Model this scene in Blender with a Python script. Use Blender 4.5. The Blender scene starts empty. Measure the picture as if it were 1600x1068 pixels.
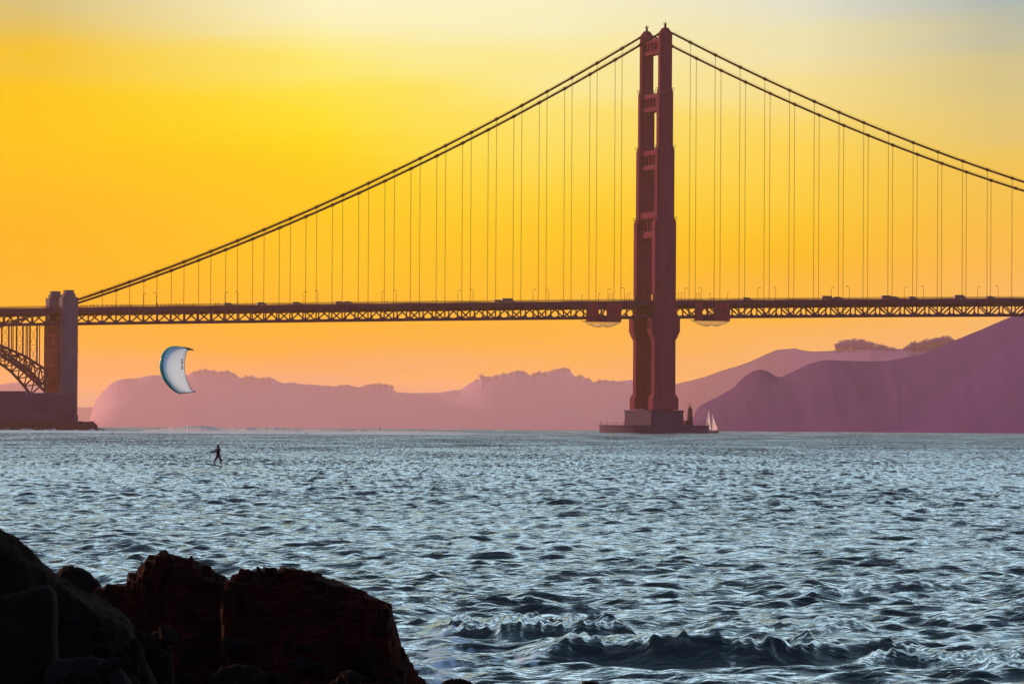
import bpy, math, random
import numpy as np
from mathutils import Vector, noise as mnoise

random.seed(7)
S = bpy.context.scene
C = S.collection

# ------------------------------------------------------------------ camera
F = 7351.0                      # focal length in photo pixels (1600 wide)
H_CAM = 3.73
PITCH = math.atan((663.0 - 534.0) / F)
ROLL = 0.0060
RE = 6.371e6
cam_d = bpy.data.cameras.new("camera")
cam = bpy.data.objects.new("camera", cam_d)
C.objects.link(cam)
cam_d.sensor_width = 36.0
cam_d.lens = 36.0 * F / 1600.0
cam_d.clip_start = 1.0
cam_d.clip_end = 80000.0
fwd = Vector((0, math.cos(PITCH), math.sin(PITCH)))
up0 = Vector((0, -math.sin(PITCH), math.cos(PITCH)))
rt0 = Vector((1, 0, 0))
RT = rt0 * math.cos(ROLL) + up0 * math.sin(ROLL)
UP = up0 * math.cos(ROLL) - rt0 * math.sin(ROLL)
from mathutils import Matrix
cam.matrix_world = Matrix(((RT.x, UP.x, -fwd.x, 0), (RT.y, UP.y, -fwd.y, 0), (RT.z, UP.z, -fwd.z, H_CAM), (0, 0, 0, 1)))
S.camera = cam
CAMP = Vector((0, 0, H_CAM))

# ------------------------------------------------------------------ exposure / render
S.view_settings.view_transform = 'Standard'
S.view_settings.look = 'None'
S.view_settings.exposure = 0.0
S.view_settings.gamma = 1.0
S.render.engine = 'CYCLES'
S.cycles.max_bounces = 5
S.cycles.diffuse_bounces = 2
S.cycles.glossy_bounces = 3
S.cycles.transmission_bounces = 3
S.cycles.volume_bounces = 0
S.cycles.transparent_max_bounces = 8
S.cycles.use_denoising = True
S.cycles.use_adaptive_sampling = False
S.cycles.adaptive_threshold = 0.012

def lin(c):
    out = []
    for v in c:
        v = v / 255.0
        out.append(v / 12.92 if v <= 0.04045 else ((v + 0.055) / 1.055) ** 2.4)
    return out

# ------------------------------------------------------------------ haze constants (box built further down)
HAZE_SIGMA = 1.0 / 37000.0
HAZE_TOP = 250.0
HAZE_R = 27000.0
HAZE_S = (1.05, 0.42, 0.20)      # radiance the lit haze settles to, used to balance the sky seen through it
HAZE_COL = (0.92, 0.60, 0.28)

# ------------------------------------------------------------------ sun and sky
SUN_AZ = math.radians(-41.0)     # left of the view
SUN_EL = math.radians(10.0)
sun_d = bpy.data.lights.new("sun", 'SUN')
sun_d.energy = 4.8
sun_d.angle = math.radians(0.5)
sun_d.color = (1.0, 0.47, 0.25)
sun = bpy.data.objects.new("sun", sun_d)
C.objects.link(sun)
sdir = Vector((math.sin(SUN_AZ) * math.cos(SUN_EL), math.cos(SUN_AZ) * math.cos(SUN_EL), math.sin(SUN_EL)))
sun.rotation_euler = sdir.to_track_quat('Z', 'Y').to_euler()
sun.location = (-400, 600, 400)

W = bpy.data.worlds.new("World")
S.world = W
W.use_nodes = True
wn, wl = W.node_tree.nodes, W.node_tree.links
wn.clear()
def N(tree, typ, **kw):
    n = tree.new(typ)
    for k, v in kw.items():
        setattr(n, k, v)
    return n
def wmath(op, a, b=None, clamp=False):
    n = wn.new('ShaderNodeMath'); n.operation = op; n.use_clamp = clamp
    for i, v in enumerate((a, b)):
        if v is None: continue
        if isinstance(v, (int, float)): n.inputs[i].default_value = v
        else: wl.new(v, n.inputs[i])
    return n.outputs[0]
def wmix(f, a, b):
    n = wn.new('ShaderNodeMix'); n.data_type = 'RGBA'; n.clamp_factor = True
    for sock, v in ((n.inputs[0], f), (n.inputs[6], a), (n.inputs[7], b)):
        if isinstance(v, (int, float)): sock.default_value = v
        elif isinstance(v, (tuple, list)): sock.default_value = tuple(v) + ((1,) if len(v) == 3 else ())
        else: wl.new(v, sock)
    return n.outputs[2]
def wrange(v, a, b, smooth=True):
    n = wn.new('ShaderNodeMapRange'); n.clamp = True
    if smooth: n.interpolation_type = 'SMOOTHSTEP'
    wl.new(v, n.inputs[0]); n.inputs[1].default_value = a; n.inputs[2].default_value = b
    return n.outputs[0]
tc = wn.new('ShaderNodeTexCoord')
sep = wn.new('ShaderNodeSeparateXYZ')
wl.new(tc.outputs['Generated'], sep.inputs[0])
dx, dy, dz = sep.outputs[0], sep.outputs[1], sep.outputs[2]
azi = wmath('DIVIDE', dx, wmath('MAXIMUM', dy, 0.05))
# faint streaks of thin cloud bend the elevation a little
nmap = wn.new('ShaderNodeMapping'); wl.new(tc.outputs['Generated'], nmap.inputs[0]); nmap.inputs['Scale'].default_value = (9, 9, 70)
ns = wn.new('ShaderNodeTexNoise'); ns.inputs['Scale'].default_value = 1.6; ns.inputs['Detail'].default_value = 4
wl.new(nmap.outputs[0], ns.inputs['Vector'])
wob = wmath('MULTIPLY', wmath('SUBTRACT', ns.outputs[0], 0.5), 0.016)
elev = wmath('ADD', dz, wob)
ramp_in = wmath('MULTIPLY', elev, 10.0)
SKY = {
 -0.102: [(640, (232,166,140)), (600, (247,170,122)), (560, (255,174,84)), (480, (255,180,22)), (400, (255,175,0)), (250, (255,192,0)), (150, (253,198,14)), (100, (244,192,58)), (50, (228,192,98)), (0, (214,192,132))],
 -0.041: [(640, (236,166,140)), (600, (250,172,124)), (550, (255,173,80)), (470, (255,184,24)), (400, (255,194,0)), (300, (255,200,0)), (230, (253,210,0)), (170, (255,222,26)), (110, (253,231,105)), (60, (253,238,162)), (0, (253,242,202))],
 0.007: [(640, (242,170,140)), (600, (255,180,124)), (550, (255,177,90)), (450, (255,186,30)), (350, (255,200,30)), (250, (253,215,75)), (150, (253,228,122)), (60, (250,238,182)), (0, (250,240,206))],
 0.061: [(640, (242,170,135)), (590, (255,182,125)), (530, (255,180,105)), (450, (255,185,62)), (375, (255,190,46)), (300, (255,205,66)), (200, (252,215,106)), (130, (250,222,142)), (60, (240,226,178)), (0, (224,222,206))],
 0.102: [(640, (240,170,140)), (560, (255,185,126)), (480, (255,185,102)), (420, (255,184,86)), (350, (252,190,76)), (280, (245,196,88)), (200, (235,200,116)), (100, (214,196,142)), (50, (196,190,164)), (0, (172,181,184))],
}
ramps = []
for a in sorted(SKY):
    r = wn.new('ShaderNodeValToRGB')
    el = r.color_ramp.elements
    r.color_ramp.interpolation = 'B_SPLINE'
    st = []
    for y, c in SKY[a]:
        e = (663 - y) / F
        L = min(HAZE_TOP / max(e, 1e-4), HAZE_R)
        T = math.exp(-HAZE_SIGMA * L)
        st.append((e * 10.0, [max(0.0, (v - (1 - T) * s) / T) for v, s in zip(lin(c), HAZE_S)]))
    while len(el) < len(st): el.new(0.5)
    for k, (p, c) in enumerate(st):
        el[k].position = p; el[k].color = (*c, 1)
    wl.new(ramp_in, r.inputs[0])
    ramps.append((a, r.outputs[0]))
low = ramps[0][1]
for (a0, _), (a1, o1) in zip(ramps[:-1], ramps[1:]):
    low = wmix(wrange(azi, a0, a1, False), low, o1)
sky = wn.new('ShaderNodeTexSky'); sky.sky_type = 'NISHITA'
sky.sun_disc = False; sky.sun_elevation = SUN_EL; sky.sun_rotation = SUN_AZ
sky.air_density = 1.2; sky.dust_density = 1.0; sky.ozone_density = 2.0
skyc = wn.new('ShaderNodeVectorMath'); skyc.operation = 'SCALE'; skyc.inputs[3].default_value = 0.10
wl.new(sky.outputs[0], skyc.inputs[0])
SKY_PALE, SKY_HIGH = (2.25, 2.40, 2.48), (0.16, 0.205, 0.26)
high = wmix(0.12, SKY_HIGH, skyc.outputs[0])
upper = wmix(wrange(dz, 0.15, 0.44), SKY_PALE, high)
# the eastern dusk sky behind the camera: violet blue, paler near its horizon
EAST_LOW, EAST_HIGH = (0.25, 0.26, 0.70), (0.12, 0.17, 0.46)
east = wmix(wrange(dz, 0.02, 0.6), EAST_LOW, EAST_HIGH)
upper = wmix(wrange(dy, -0.35, 0.35), east, upper)
fac_low = wmath('MULTIPLY', wmath('SUBTRACT', 1.0, wrange(dz, 0.088, 0.17)), wrange(dy, -0.1, 0.5))
final = wmix(fac_low, upper, low)
bg = wn.new('ShaderNodeBackground'); bg.inputs[1].default_value = 1.0
wl.new(final, bg.inputs[0])
wo = wn.new('ShaderNodeOutputWorld'); wl.new(bg.outputs[0], wo.inputs[0])

# ------------------------------------------------------------------ helpers
def ray(px, py):
    return fwd + RT * ((px - 800.0) / F) + UP * ((534.0 - py) / F)
def at(px, py, Y):
    """world point seen at a photo pixel, at ground distance Y along the view"""
    d = ray(px, py)
    return CAMP + d * (Y / d.y)
def sea_z(x, y):
    return -(x * x + y * y) / (2 * RE)

class MB:
    def __init__(self):
        self.v, self.f, self.m = [], [], []
    def add(self, vs, fs, m=0):
        o = len(self.v)
        self.v += [tuple(p) for p in vs]
        self.f += [tuple(i + o for i in f) for f in fs]
        self.m += [m] * len(fs)
    def hexa(self, c, m=0):
        self.add(c, [(0, 3, 2, 1), (4, 5, 6, 7), (0, 1, 5, 4), (1, 2, 6, 5), (2, 3, 7, 6), (3, 0, 4, 7)], m)
    def box(self, x0, x1, y0, y1, z0, z1, m=0):
        self.hexa([(x0, y0, z0), (x1, y0, z0), (x1, y1, z0), (x0, y1, z0), (x0, y0, z1), (x1, y0, z1), (x1, y1, z1), (x0, y1, z1)], m)
    def beam(self, p, q, w, h=None, m=0):
        p, q = Vector(p), Vector(q); h = h or w
        d = (q - p)
        if d.length < 1e-6: return
        d.normalize()
        ref = Vector((0, 0, 1)) if abs(d.z) < 0.9 else BU
        a = d.cross(ref).normalized() * (w / 2); b = a.cross(d).normalized() * (h / 2)
        self.hexa([p - a - b, p + a - b, p + a + b, p - a + b, q - a - b, q + a - b, q + a + b, q - a + b], m)
    def tube(self, pts, r, n=8, m=0, cap=True):
        pts = [Vector(p) for p in pts]
        rs = r if isinstance(r, (list, tuple)) else [r] * len(pts)
        rings = []
        for i, p in enumerate(pts):
            d = (pts[min(i + 1, len(pts) - 1)] - pts[max(i - 1, 0)]).normalized()
            ref = Vector((0, 0, 1)) if abs(d.z) < 0.9 else Vector((1, 0, 0))
            a = d.cross(ref).normalized(); b = a.cross(d).normalized()
            rings.append([p + (a * math.cos(2 * math.pi * k / n) + b * math.sin(2 * math.pi * k / n)) * rs[i] for k in range(n)])
        vs = [q for rg in rings for q in rg]
        fs = []
        for i in range(len(pts) - 1):
            for k in range(n):
                fs.append((i * n + k, i * n + (k + 1) % n, (i + 1) * n + (k + 1) % n, (i + 1) * n + k))
        if cap:
            fs.append(tuple(range(n))[::-1]); fs.append(tuple((len(pts) - 1) * n + k for k in range(n)))
        self.add(vs, fs, m)
    def prism(self, poly0, z0, poly1, z1, m=0):
        n = len(poly0)
        vs = [(p[0], p[1], z0) for p in poly0] + [(p[0], p[1], z1) for p in poly1]
        fs = [tuple(range(n))[::-1], tuple(range(n, 2 * n))] + [(k, (k + 1) % n, n + (k + 1) % n, n + k) for k in range(n)]
        self.add(vs, fs, m)
    def build(self, name, mats, parent=None, smooth=False):
        me = bpy.data.meshes.new(name)
        o0 = Vector(parent['_o']) if parent is not None and '_o' in parent else Vector((0, 0, 0))
        org = o0
        me.from_pydata([(v[0] - org.x, v[1] - org.y, v[2] - org.z) for v in self.v], [], self.f)
        mats = mats if isinstance(mats, (list, tuple)) else [mats]
        for mt in mats: me.materials.append(mt)
        me.polygons.foreach_set('material_index', self.m)
        if smooth: me.polygons.foreach_set('use_smooth', [True] * len(self.f))
        me.update()
        ob = bpy.data.objects.new(name, me)
        C.objects.link(ob)
        if parent is not None:
            ob.parent = parent
            ob['_o'] = tuple(o0)
        return ob
def tag(o, label=None, cat=None, group=None, kind=None):
    if label: o['label'] = label
    if cat: o['category'] = cat
    if group: o['group'] = group
    if kind: o['kind'] = kind
    return o
def thing(name, loc, label, cat, group=None):
    o = bpy.data.objects.new(name, None)
    o.empty_display_size = 0.5
    C.objects.link(o)
    o.location = loc
    o['_o'] = tuple(loc)
    return tag(o, label, cat, group)
def copy_tree(o, loc, rotz=0.0, scale=None):
    c = o.copy(); C.objects.link(c)
    c.location = loc; c.rotation_euler = (0, 0, rotz)
    if scale: c.scale = scale
    for ch in o.children:
        d = ch.copy(); C.objects.link(d); d.parent = c
        for g in ch.children:
            e = g.copy(); C.objects.link(e); e.parent = d
    return c

def mat(name, col, rough=0.6, col2=None, scale=1.0, bump=0.0, spec=0.3, metallic=0.0, detail=6, stretch=(1, 1, 1), bumpdist=0.05):
    m = bpy.data.materials.new(name); m.use_nodes = True
    nt = m.node_tree; nd, ln = nt.nodes, nt.links
    b = nd['Principled BSDF']
    b.inputs['Roughness'].default_value = rough
    b.inputs['Specular IOR Level'].default_value = spec
    b.inputs['Metallic'].default_value = metallic
    t = nd.new('ShaderNodeTexCoord'); mp = nd.new('ShaderNodeMapping'); mp.inputs['Scale'].default_value = stretch
    ln.new(t.outputs['Object'], mp.inputs[0])
    nz = nd.new('ShaderNodeTexNoise'); nz.inputs['Scale'].default_value = scale; nz.inputs['Detail'].default_value = detail
    ln.new(mp.outputs[0], nz.inputs['Vector'])
    rp = nd.new('ShaderNodeValToRGB')
    rp.color_ramp.elements[0].position = 0.35; rp.color_ramp.elements[1].position = 0.68
    c2 = col2 or tuple(v * 0.72 for v in col)
    rp.color_ramp.elements[0].color = (*c2, 1); rp.color_ramp.elements[1].color = (*col, 1)
    ln.new(nz.outputs[0], rp.inputs[0]); ln.new(rp.outputs[0], b.inputs['Base Color'])
    if bump:
        bp = nd.new('ShaderNodeBump'); bp.inputs['Strength'].default_value = bump; bp.inputs['Distance'].default_value = bumpdist
        ln.new(nz.outputs[0], bp.inputs['Height']); ln.new(bp.outputs[0], b.inputs['Normal'])
    return m

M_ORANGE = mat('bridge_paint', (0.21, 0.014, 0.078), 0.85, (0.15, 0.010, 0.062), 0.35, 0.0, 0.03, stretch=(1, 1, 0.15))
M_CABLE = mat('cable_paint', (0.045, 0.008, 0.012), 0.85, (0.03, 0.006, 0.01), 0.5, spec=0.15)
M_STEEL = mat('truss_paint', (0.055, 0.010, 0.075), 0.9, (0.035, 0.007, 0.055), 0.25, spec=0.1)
M_HANGER = mat('hanger_paint', (0.22, 0.045, 0.03), 0.8, (0.15, 0.03, 0.02), 0.3, spec=0.1)
M_ASPH = mat('asphalt', (0.055, 0.052, 0.055), 0.9, (0.035, 0.033, 0.036), 1.5)
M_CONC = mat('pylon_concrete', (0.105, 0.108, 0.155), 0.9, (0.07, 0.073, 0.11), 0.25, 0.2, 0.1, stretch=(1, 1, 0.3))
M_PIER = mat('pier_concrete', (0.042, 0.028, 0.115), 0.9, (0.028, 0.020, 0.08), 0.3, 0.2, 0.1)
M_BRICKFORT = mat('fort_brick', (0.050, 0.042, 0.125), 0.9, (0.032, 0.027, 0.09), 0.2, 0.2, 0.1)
M_ROCKD = mat('riprap_rock', (0.030, 0.032, 0.075), 0.95, (0.014, 0.016, 0.04), 0.5, 0.6, 0.2)
M_LAMP = mat('lamp_paint', (0.10, 0.03, 0.025), 0.6, spec=0.2)
M_DARK = mat('dark_cloth', (0.035, 0.03, 0.035), 0.8, spec=0.1)
M_TARP = mat('tarp_red', (0.34, 0.010, 0.055), 0.9, (0.20, 0.007, 0.05), 0.25, 0.3, 0.15)

# ------------------------------------------------------------------ bridge frame of reference
PHI = math.radians(21.01)
BU = Vector((math.cos(PHI), math.sin(PHI), 0))          # along the bridge, northward (right, receding)
BN = Vector((math.sin(PHI), -math.cos(PHI), 0))         # across, towards the camera
TP = Vector(((1022.33 - 800) / F * 2695.4, 2695.4, 0))
SL = 13.7
def P(t, s, z):
    v = TP + BU * t + BN * s
    return Vector((v.x, v.y, z))
def on_plane(px, py, s):
    """bridge coordinates (t, z) of a photo pixel on the vertical plane s"""
    d = ray(px, py)
    k = (TP + BN * s - CAMP).dot(BN) / d.dot(BN)
    p = CAMP + d * k
    return (p - TP).dot(BU), p.z
ZW = sea_z(TP.x, TP.y)

nearL = [180.5,224.2,267.7,310.5,352.8,395,436.7,478.1,519.2,560.2,600.8,641.4,681.7,721.4,760.9,800.8,840.2,879.5,918.5,957.3]
nearR = [1078.5,1117.2,1155.5,1194.2,1232.8,1271,1309.8,1348.4,1387.2,1425.5,1464.5,1503,1541.9,1580.8]
ks = [-(len(nearL) + 1 - i) for i in range(len(nearL))] + list(range(1, len(nearR) + 1))
tk = [on_plane(x, 455, SL)[0] for x in nearL + nearR]
cf = np.polyfit(ks, tk, 3)
def t_of(k): return float(np.polyval(cf, k))
def fitz(pts, s, deg):
    q = [on_plane(x, y, s) for x, y in pts]
    return np.polyfit([a for a, _ in q], [b for _, b in q], deg)
zb = fitz([(150,506.7),(350,503.8),(600,501),(850,498.1),(1150,496.2),(1350,494.7),(1600,493.1)], SL, 2)
zt = fitz([(150,476.4),(350,474),(600,470.8),(850,468.4),(1100,465.8),(1350,464.2),(1600,463)], SL, 2)
def zbot(t): return float(np.polyval(zb, max(min(t, 330), -420)))
def ztop(t): return float(np.polyval(zt, max(min(t, 330), -420)))
cs = fitz([(122.7,473.1),(181.3,453.3),(224.2,438.4),(266.4,422.8),(881,139.5),(920.4,117.9),(959.7,94.2)], SL, 2)
cmn = fitz([(1052,53.5),(1081.9,68.4),(1120.6,87),(1158,105.5),(1390.3,209.1),(1428.9,223.9),(1467.5,238),(1506.3,252.3),(1544.2,266.1),(1582.8,278.6)], SL, 2)
def zcab(t): return float(np.polyval(cs if t < 0 else cmn, t))
ZTOP = on_plane(1040.4, 49.5, SL)[1]
def zy(y, s=SL, px=1040.0): return on_plane(px, y, s)[1]
print('t_of', [round(t_of(k), 1) for k in (-21, -10, -1, 0, 1, 8, 14)], 'deck', zbot(-300), ztop(-300), zbot(0), ztop(0), zbot(250), ztop(250))
print('cable at tower', zcab(-1e-6), zcab(0), 'top', ZTOP, 'tower water', ZW, 'tp', TP)

# ------------------------------------------------------------------ bridge
bridge = thing('suspension_bridge', P(0, 0, ZW), 'long red steel suspension bridge with one tall tower crossing the strait', 'bridge')

def tsbox(mb, t0, t1, s0, s1, z0, z1, t2=None, t3=None, s2=None, s3=None):
    """box in bridge coordinates, optional different top rectangle"""
    t2 = t0 if t2 is None else t2; t3 = t1 if t3 is None else t3; s2 = s0 if s2 is None else s2; s3 = s1 if s3 is None else s3
    mb.hexa([P(t0, s1, z0), P(t1, s1, z0), P(t1, s0, z0), P(t0, s0, z0), P(t2, s3, z1), P(t3, s3, z1), P(t3, s2, z1), P(t2, s2, z1)])

# tower legs: stepped shafts with recessed flutes
zA, zB, zC, zD = zy(341), zy(229), zy(139.5), ZTOP
zHous1, zHous0, zStep = zy(497), zy(519), zy(530)
zFl1, zFl0 = zy(616), zy(640)
road = lambda t: ztop(t) - 1.35
M_YELLOW = mat('sun_glint_yellow', (0.85, 0.42, 0.03), 0.7)
def leg(sc):
    mb = MB()
    def sec(wt, ws, z0, z1, fl=0.45):
        # plus-shaped shaft: proud middle on each face
        tsbox(mb, -wt / 2, wt / 2, sc - ws / 2 + fl, sc + ws / 2 - fl, z0, z1)
        tsbox(mb, -wt / 2 + fl * 2.2, wt / 2 - fl * 2.2, sc - ws / 2, sc + ws / 2, z0 + 0.003, z1 - 0.4)
        tsbox(mb, -wt / 2 + fl * 4.6, wt / 2 - fl * 4.6, sc - ws / 2 - fl * 0.7, sc + ws / 2 + fl * 0.7, z0 + 0.006, z1 - 1.0)
    def cham(wt0, ws0, wt1, ws1, z0, z1):
        tsbox(mb, -wt0 / 2, wt0 / 2, sc - ws0 / 2, sc + ws0 / 2, z0, z1, -wt1 / 2, wt1 / 2, sc - ws1 / 2, sc + ws1 / 2)
    sec(13.0, 5.4, zFl1, zA - 2.4)
    cham(13.0, 5.2, 10.7, 4.8, zA - 2.4, zA)
    sec(10.7, 4.9, zA, zB - 2.4)
    cham(10.7, 4.7, 8.9, 4.3, zB - 2.4, zB)
    sec(8.9, 4.4, zB, zC - 2.4)
    cham(8.9, 4.2, 7.4, 3.8, zC - 2.4, zC)
    sec(7.4, 4.0, zC, zD - 2.0)
    # little ledges with railings at each setback
    for z, w, d in ((zA, 13.0, 5.6), (zB, 10.9, 5.0), (zC, 9.1, 4.6)):
        for q in (-1, 1):
            mb.beam(P(q * w / 2, sc - d / 2, z - 0.6), P(q * w / 2, sc + d / 2, z - 0.6), 0.5, 0.25)
            for e in (-1, 0, 1):
                mb.beam(P(q * (w / 2 + 0.1), sc + e * d / 2, z - 0.5), P(q * (w / 2 + 0.1), sc + e * d / 2, z + 0.9), 0.18)
            mb.beam(P(q * (w / 2 + 0.1), sc - d / 2, z + 0.9), P(q * (w / 2 + 0.1), sc + d / 2, z + 0.9), 0.15)
    # wide housing that carries the deck, with stepped corbels below
    tsbox(mb, -8.7, 8.7, sc - 3.4, sc + 3.4, zHous0, zHous1)
    tsbox(mb, -8.1, 8.1, sc - 3.2, sc + 3.2, zHous0 - (zHous0 - zStep) * 0.4, zHous0 - 0.003)
    tsbox(mb, -7.5, 7.5, sc - 3.05, sc + 3.05, zHous0 - (zHous0 - zStep) * 0.75, zHous0 - (zHous0 - zStep) * 0.4 - 0.003)
    tsbox(mb, -6.9, 6.9, sc - 2.9, sc + 2.9, zStep, zHous0 - (zHous0 - zStep) * 0.75 - 0.003)
    # flared foot
    tsbox(mb, -7.9, 7.9, sc - 3.6, sc + 3.6, zFl0, zFl1 - 2.5)
    cham(15.8, 7.2, 13.2, 5.6, zFl1 - 2.503, zFl1 + 0.3)
    lg = mb.build('tower_leg', M_ORANGE, bridge)
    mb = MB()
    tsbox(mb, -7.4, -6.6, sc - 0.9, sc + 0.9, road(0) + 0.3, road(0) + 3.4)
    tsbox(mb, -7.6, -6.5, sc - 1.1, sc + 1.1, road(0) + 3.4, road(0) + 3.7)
    mb.build('sun_glint_box', M_YELLOW, lg)  # added box, its bright yellow stands in for a sun glint on the leg
    # saddle hood over the cable
    mb = MB()
    tsbox(mb, -3.9, 3.9, sc - 2.2, sc + 2.2, zD - 2.0, zD - 0.9)
    zs = zcab(0) + 1.0
    mb.hexa([P(-3.6, sc + 1.5, zD - 0.9), P(3.6, sc + 1.5, zD - 0.9), P(3.6, sc - 1.5, zD - 0.9), P(-3.6, sc - 1.5, zD - 0.9),
             P(-1.6, sc + 1.0, zD + 2.1), P(1.6, sc + 1.0, zD + 2.1), P(1.6, sc - 1.0, zD + 2.1), P(-1.6, sc - 1.0, zD + 2.1)])
    mb.build('saddle_hood', M_ORANGE, lg)
    mb = MB()
    zz = zD + 2.1
    mb.tube([P(0, sc, zz), P(0, sc, zz + 1.8)], [0.8, 0.6], 10)
    mb.tube([P(0, sc, zz + 1.8), P(0, sc, zz + 2.0), P(0, sc, zz + 2.9), P(0, sc, zz + 3.3)], [0.9, 0.45, 0.45, 0.1], 10)
    for k in range(6):
        a = k * math.pi / 3
        mb.tube([P(math.cos(a) * 0.9, sc + math.sin(a) * 0.9, zz + 1.6), P(math.cos(a) * 1.05, sc + math.sin(a) * 1.05, zz + 3.0)], 0.07, 5)
    mb.tube([P(0, sc, zz + 3.2), P(0, sc, zz + 4.4)], 0.06, 5)
    mb.build('aircraft_beacon', M_CABLE, lg)
    return lg
leg(SL); leg(-SL)
# portal struts between the legs
def strut(y0, y1, half_t):
    z1, z0 = zy(y0, 0, 1025), zy(y1, 0, 1025)
    mb = MB()
    s0, s1 = -SL + 2.0, SL - 2.0
    h = z1 - z0
    tsbox(mb, -half_t * 0.55, half_t * 0.55, s0, s1, z0 + h * 0.12, z1 - h * 0.12)
    tsbox(mb, -half_t, half_t, s0, s1, z1 - h * 0.24, z1)
    tsbox(mb, -half_t, half_t, s0, s1, z0, z0 + h * 0.24)
    for i in range(6):
        q = s0 + (s1 - s0) * i / 5
        tsbox(mb, -half_t * 0.8, half_t * 0.8, max(s0, q - 0.5), min(s1, q + 0.5), z0 + h * 0.24 + 0.003, z1 - h * 0.24 - 0.003)
    # stepped knee brackets beneath
    for sg in (-1, 1):
        tsbox(mb, -half_t * 0.7, half_t * 0.7, min(sg * (SL - 2.0), sg * (SL - 4.2)), max(sg * (SL - 2.0), sg * (SL - 4.2)), z0 - 2.2, z0 - 0.003)
    mb.build('portal_strut', M_ORANGE, bridge)
strut(62, 86, 2.6); strut(148, 175, 3.2); strut(236, 266, 3.8); strut(332, 372, 4.5)
mb = MB()
for sg in (1,):
    for (za, zb_) in ((zFl1, zStep - 1),):
        zm = (za + zb_) / 2
        for q0, q1 in ((za, zm), (zm, zb_)):
            mb.beam(P(sg * 3.5, -SL + 2, q0), P(sg * 3.5, SL - 2, q1), 1.6, 1.6)
            mb.beam(P(sg * 3.5, SL - 2, q0), P(sg * 3.5, -SL + 2, q1), 1.5, 1.5)
        mb.beam(P(sg * 3.5, SL - 2, zm), P(sg * 3.5, -SL + 2, zm), 1.8, 2.2)
mb.build('cross_brace', M_ORANGE, bridge)

# pier and fender
mb = MB()
zP1, zP0 = zy(640.5), zy(664)
def tsring(t, s, n=40, p=2.0):
    out = []
    for k in range(n):
        a = 2 * math.pi * k / n
        ca, sa = math.cos(a), math.sin(a)
        out.append(P(math.copysign(abs(ca) ** (2 / p), ca) * t, math.copysign(abs(sa) ** (2 / p), sa) * s, 0)[:2])
    return out
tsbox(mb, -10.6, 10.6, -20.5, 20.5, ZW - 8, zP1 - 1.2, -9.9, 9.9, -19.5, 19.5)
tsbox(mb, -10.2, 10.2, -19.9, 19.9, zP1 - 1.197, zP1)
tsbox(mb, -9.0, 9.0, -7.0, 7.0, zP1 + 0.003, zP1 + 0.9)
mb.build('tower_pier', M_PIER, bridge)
mb = MB()
ZFEN = zy(664, 30, 1022)
o = tsring(26, 47, 48, 2.3); i_ = tsring(20, 41, 48, 2.3)
n = 48
vs = [(p[0], p[1], ZW - 8) for p in o] + [(p[0], p[1], ZFEN) for p in o] + [(p[0], p[1], ZFEN) for p in i_] + [(p[0], p[1], ZW - 8) for p in i_]
fs = []
for a in range(3):
    for k in range(n):
        fs.append((a * n + k, a * n + (k + 1) % n, (a + 1) * n + (k + 1) % n, (a + 1) * n + k))
mb.add(vs, fs)
oo = tsring(26.35, 47.35, 48, 2.3); o3 = tsring(25.7, 46.7, 48, 2.3)
mb.prism(oo, ZFEN - 0.7, oo, ZFEN - 0.15)
fender = mb.build('pier_fender', M_PIER, bridge)
mb = MB()
for k in range(0, 48):
    p = o3[k]
    mb.beam((p[0], p[1], ZFEN), (p[0], p[1], ZFEN + 1.3 + (k % 7 == 0) * 1.2), 0.14)
    q = o3[(k + 1) % 48]
    mb.beam((p[0], p[1], ZFEN + 1.2), (q[0], q[1], ZFEN + 1.2), 0.07)
mb.build('fender_railing', M_STEEL, fender)

# main cables with their bands
T_W, T_E = -420.0, 560.0
t_pyl = on_plane(107, 500, SL)[0]
for s in (SL, -SL):
    mb = MB()
    pts = []
    t = t_pyl + 3
    while t < -3.0:
        pts.append(P(t, s, zcab(t))); t += 6.0
    pts += [P(-3, s, zcab(-3.0)), P(-1.2, s, zD + 0.6), P(1.2, s, zD + 0.6), P(3, s, zcab(3.0))]
    t = 9.0
    while t < T_E:
        pts.append(P(t, s, zcab(t))); t += 6.0
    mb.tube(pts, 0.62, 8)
    for k in list(range(-21, 0)) + list(range(1, 30)):
        t = t_of(k); d = 0.9
        mb.tube([P(t - d, s, zcab(t - d)), P(t + d, s, zcab(t + d))], 0.86, 8)
    # hand ropes above the cable
    for off in (-0.55, 0.55):
        pr = []
        t = t_pyl + 4
        while t < T_E:
            if abs(t) > 4: pr.append(P(t, s + off, zcab(t) + 1.25))
            elif pr and len(pr) > 1:
                mb.tube(pr, 0.035, 4); pr = []
            t += 8
        mb.tube(pr, 0.035, 4)
    mb.build('main_cable', M_CABLE, bridge, True)
    for k in list(range(-21, 0)) + list(range(1, 15)):
        t = t_of(k)
        z1, z0 = zcab(t) - 0.8, ztop(t) - 2.5
        if z1 - z0 < 2: continue
        mb = MB()
        for dt in (-0.13, 0.13):
            mb.tube([P(t + dt, s, z1), P(t + dt, s, z0)], 0.075, 6)
        mb.build('hanger', M_HANGER, bridge, True)

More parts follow.
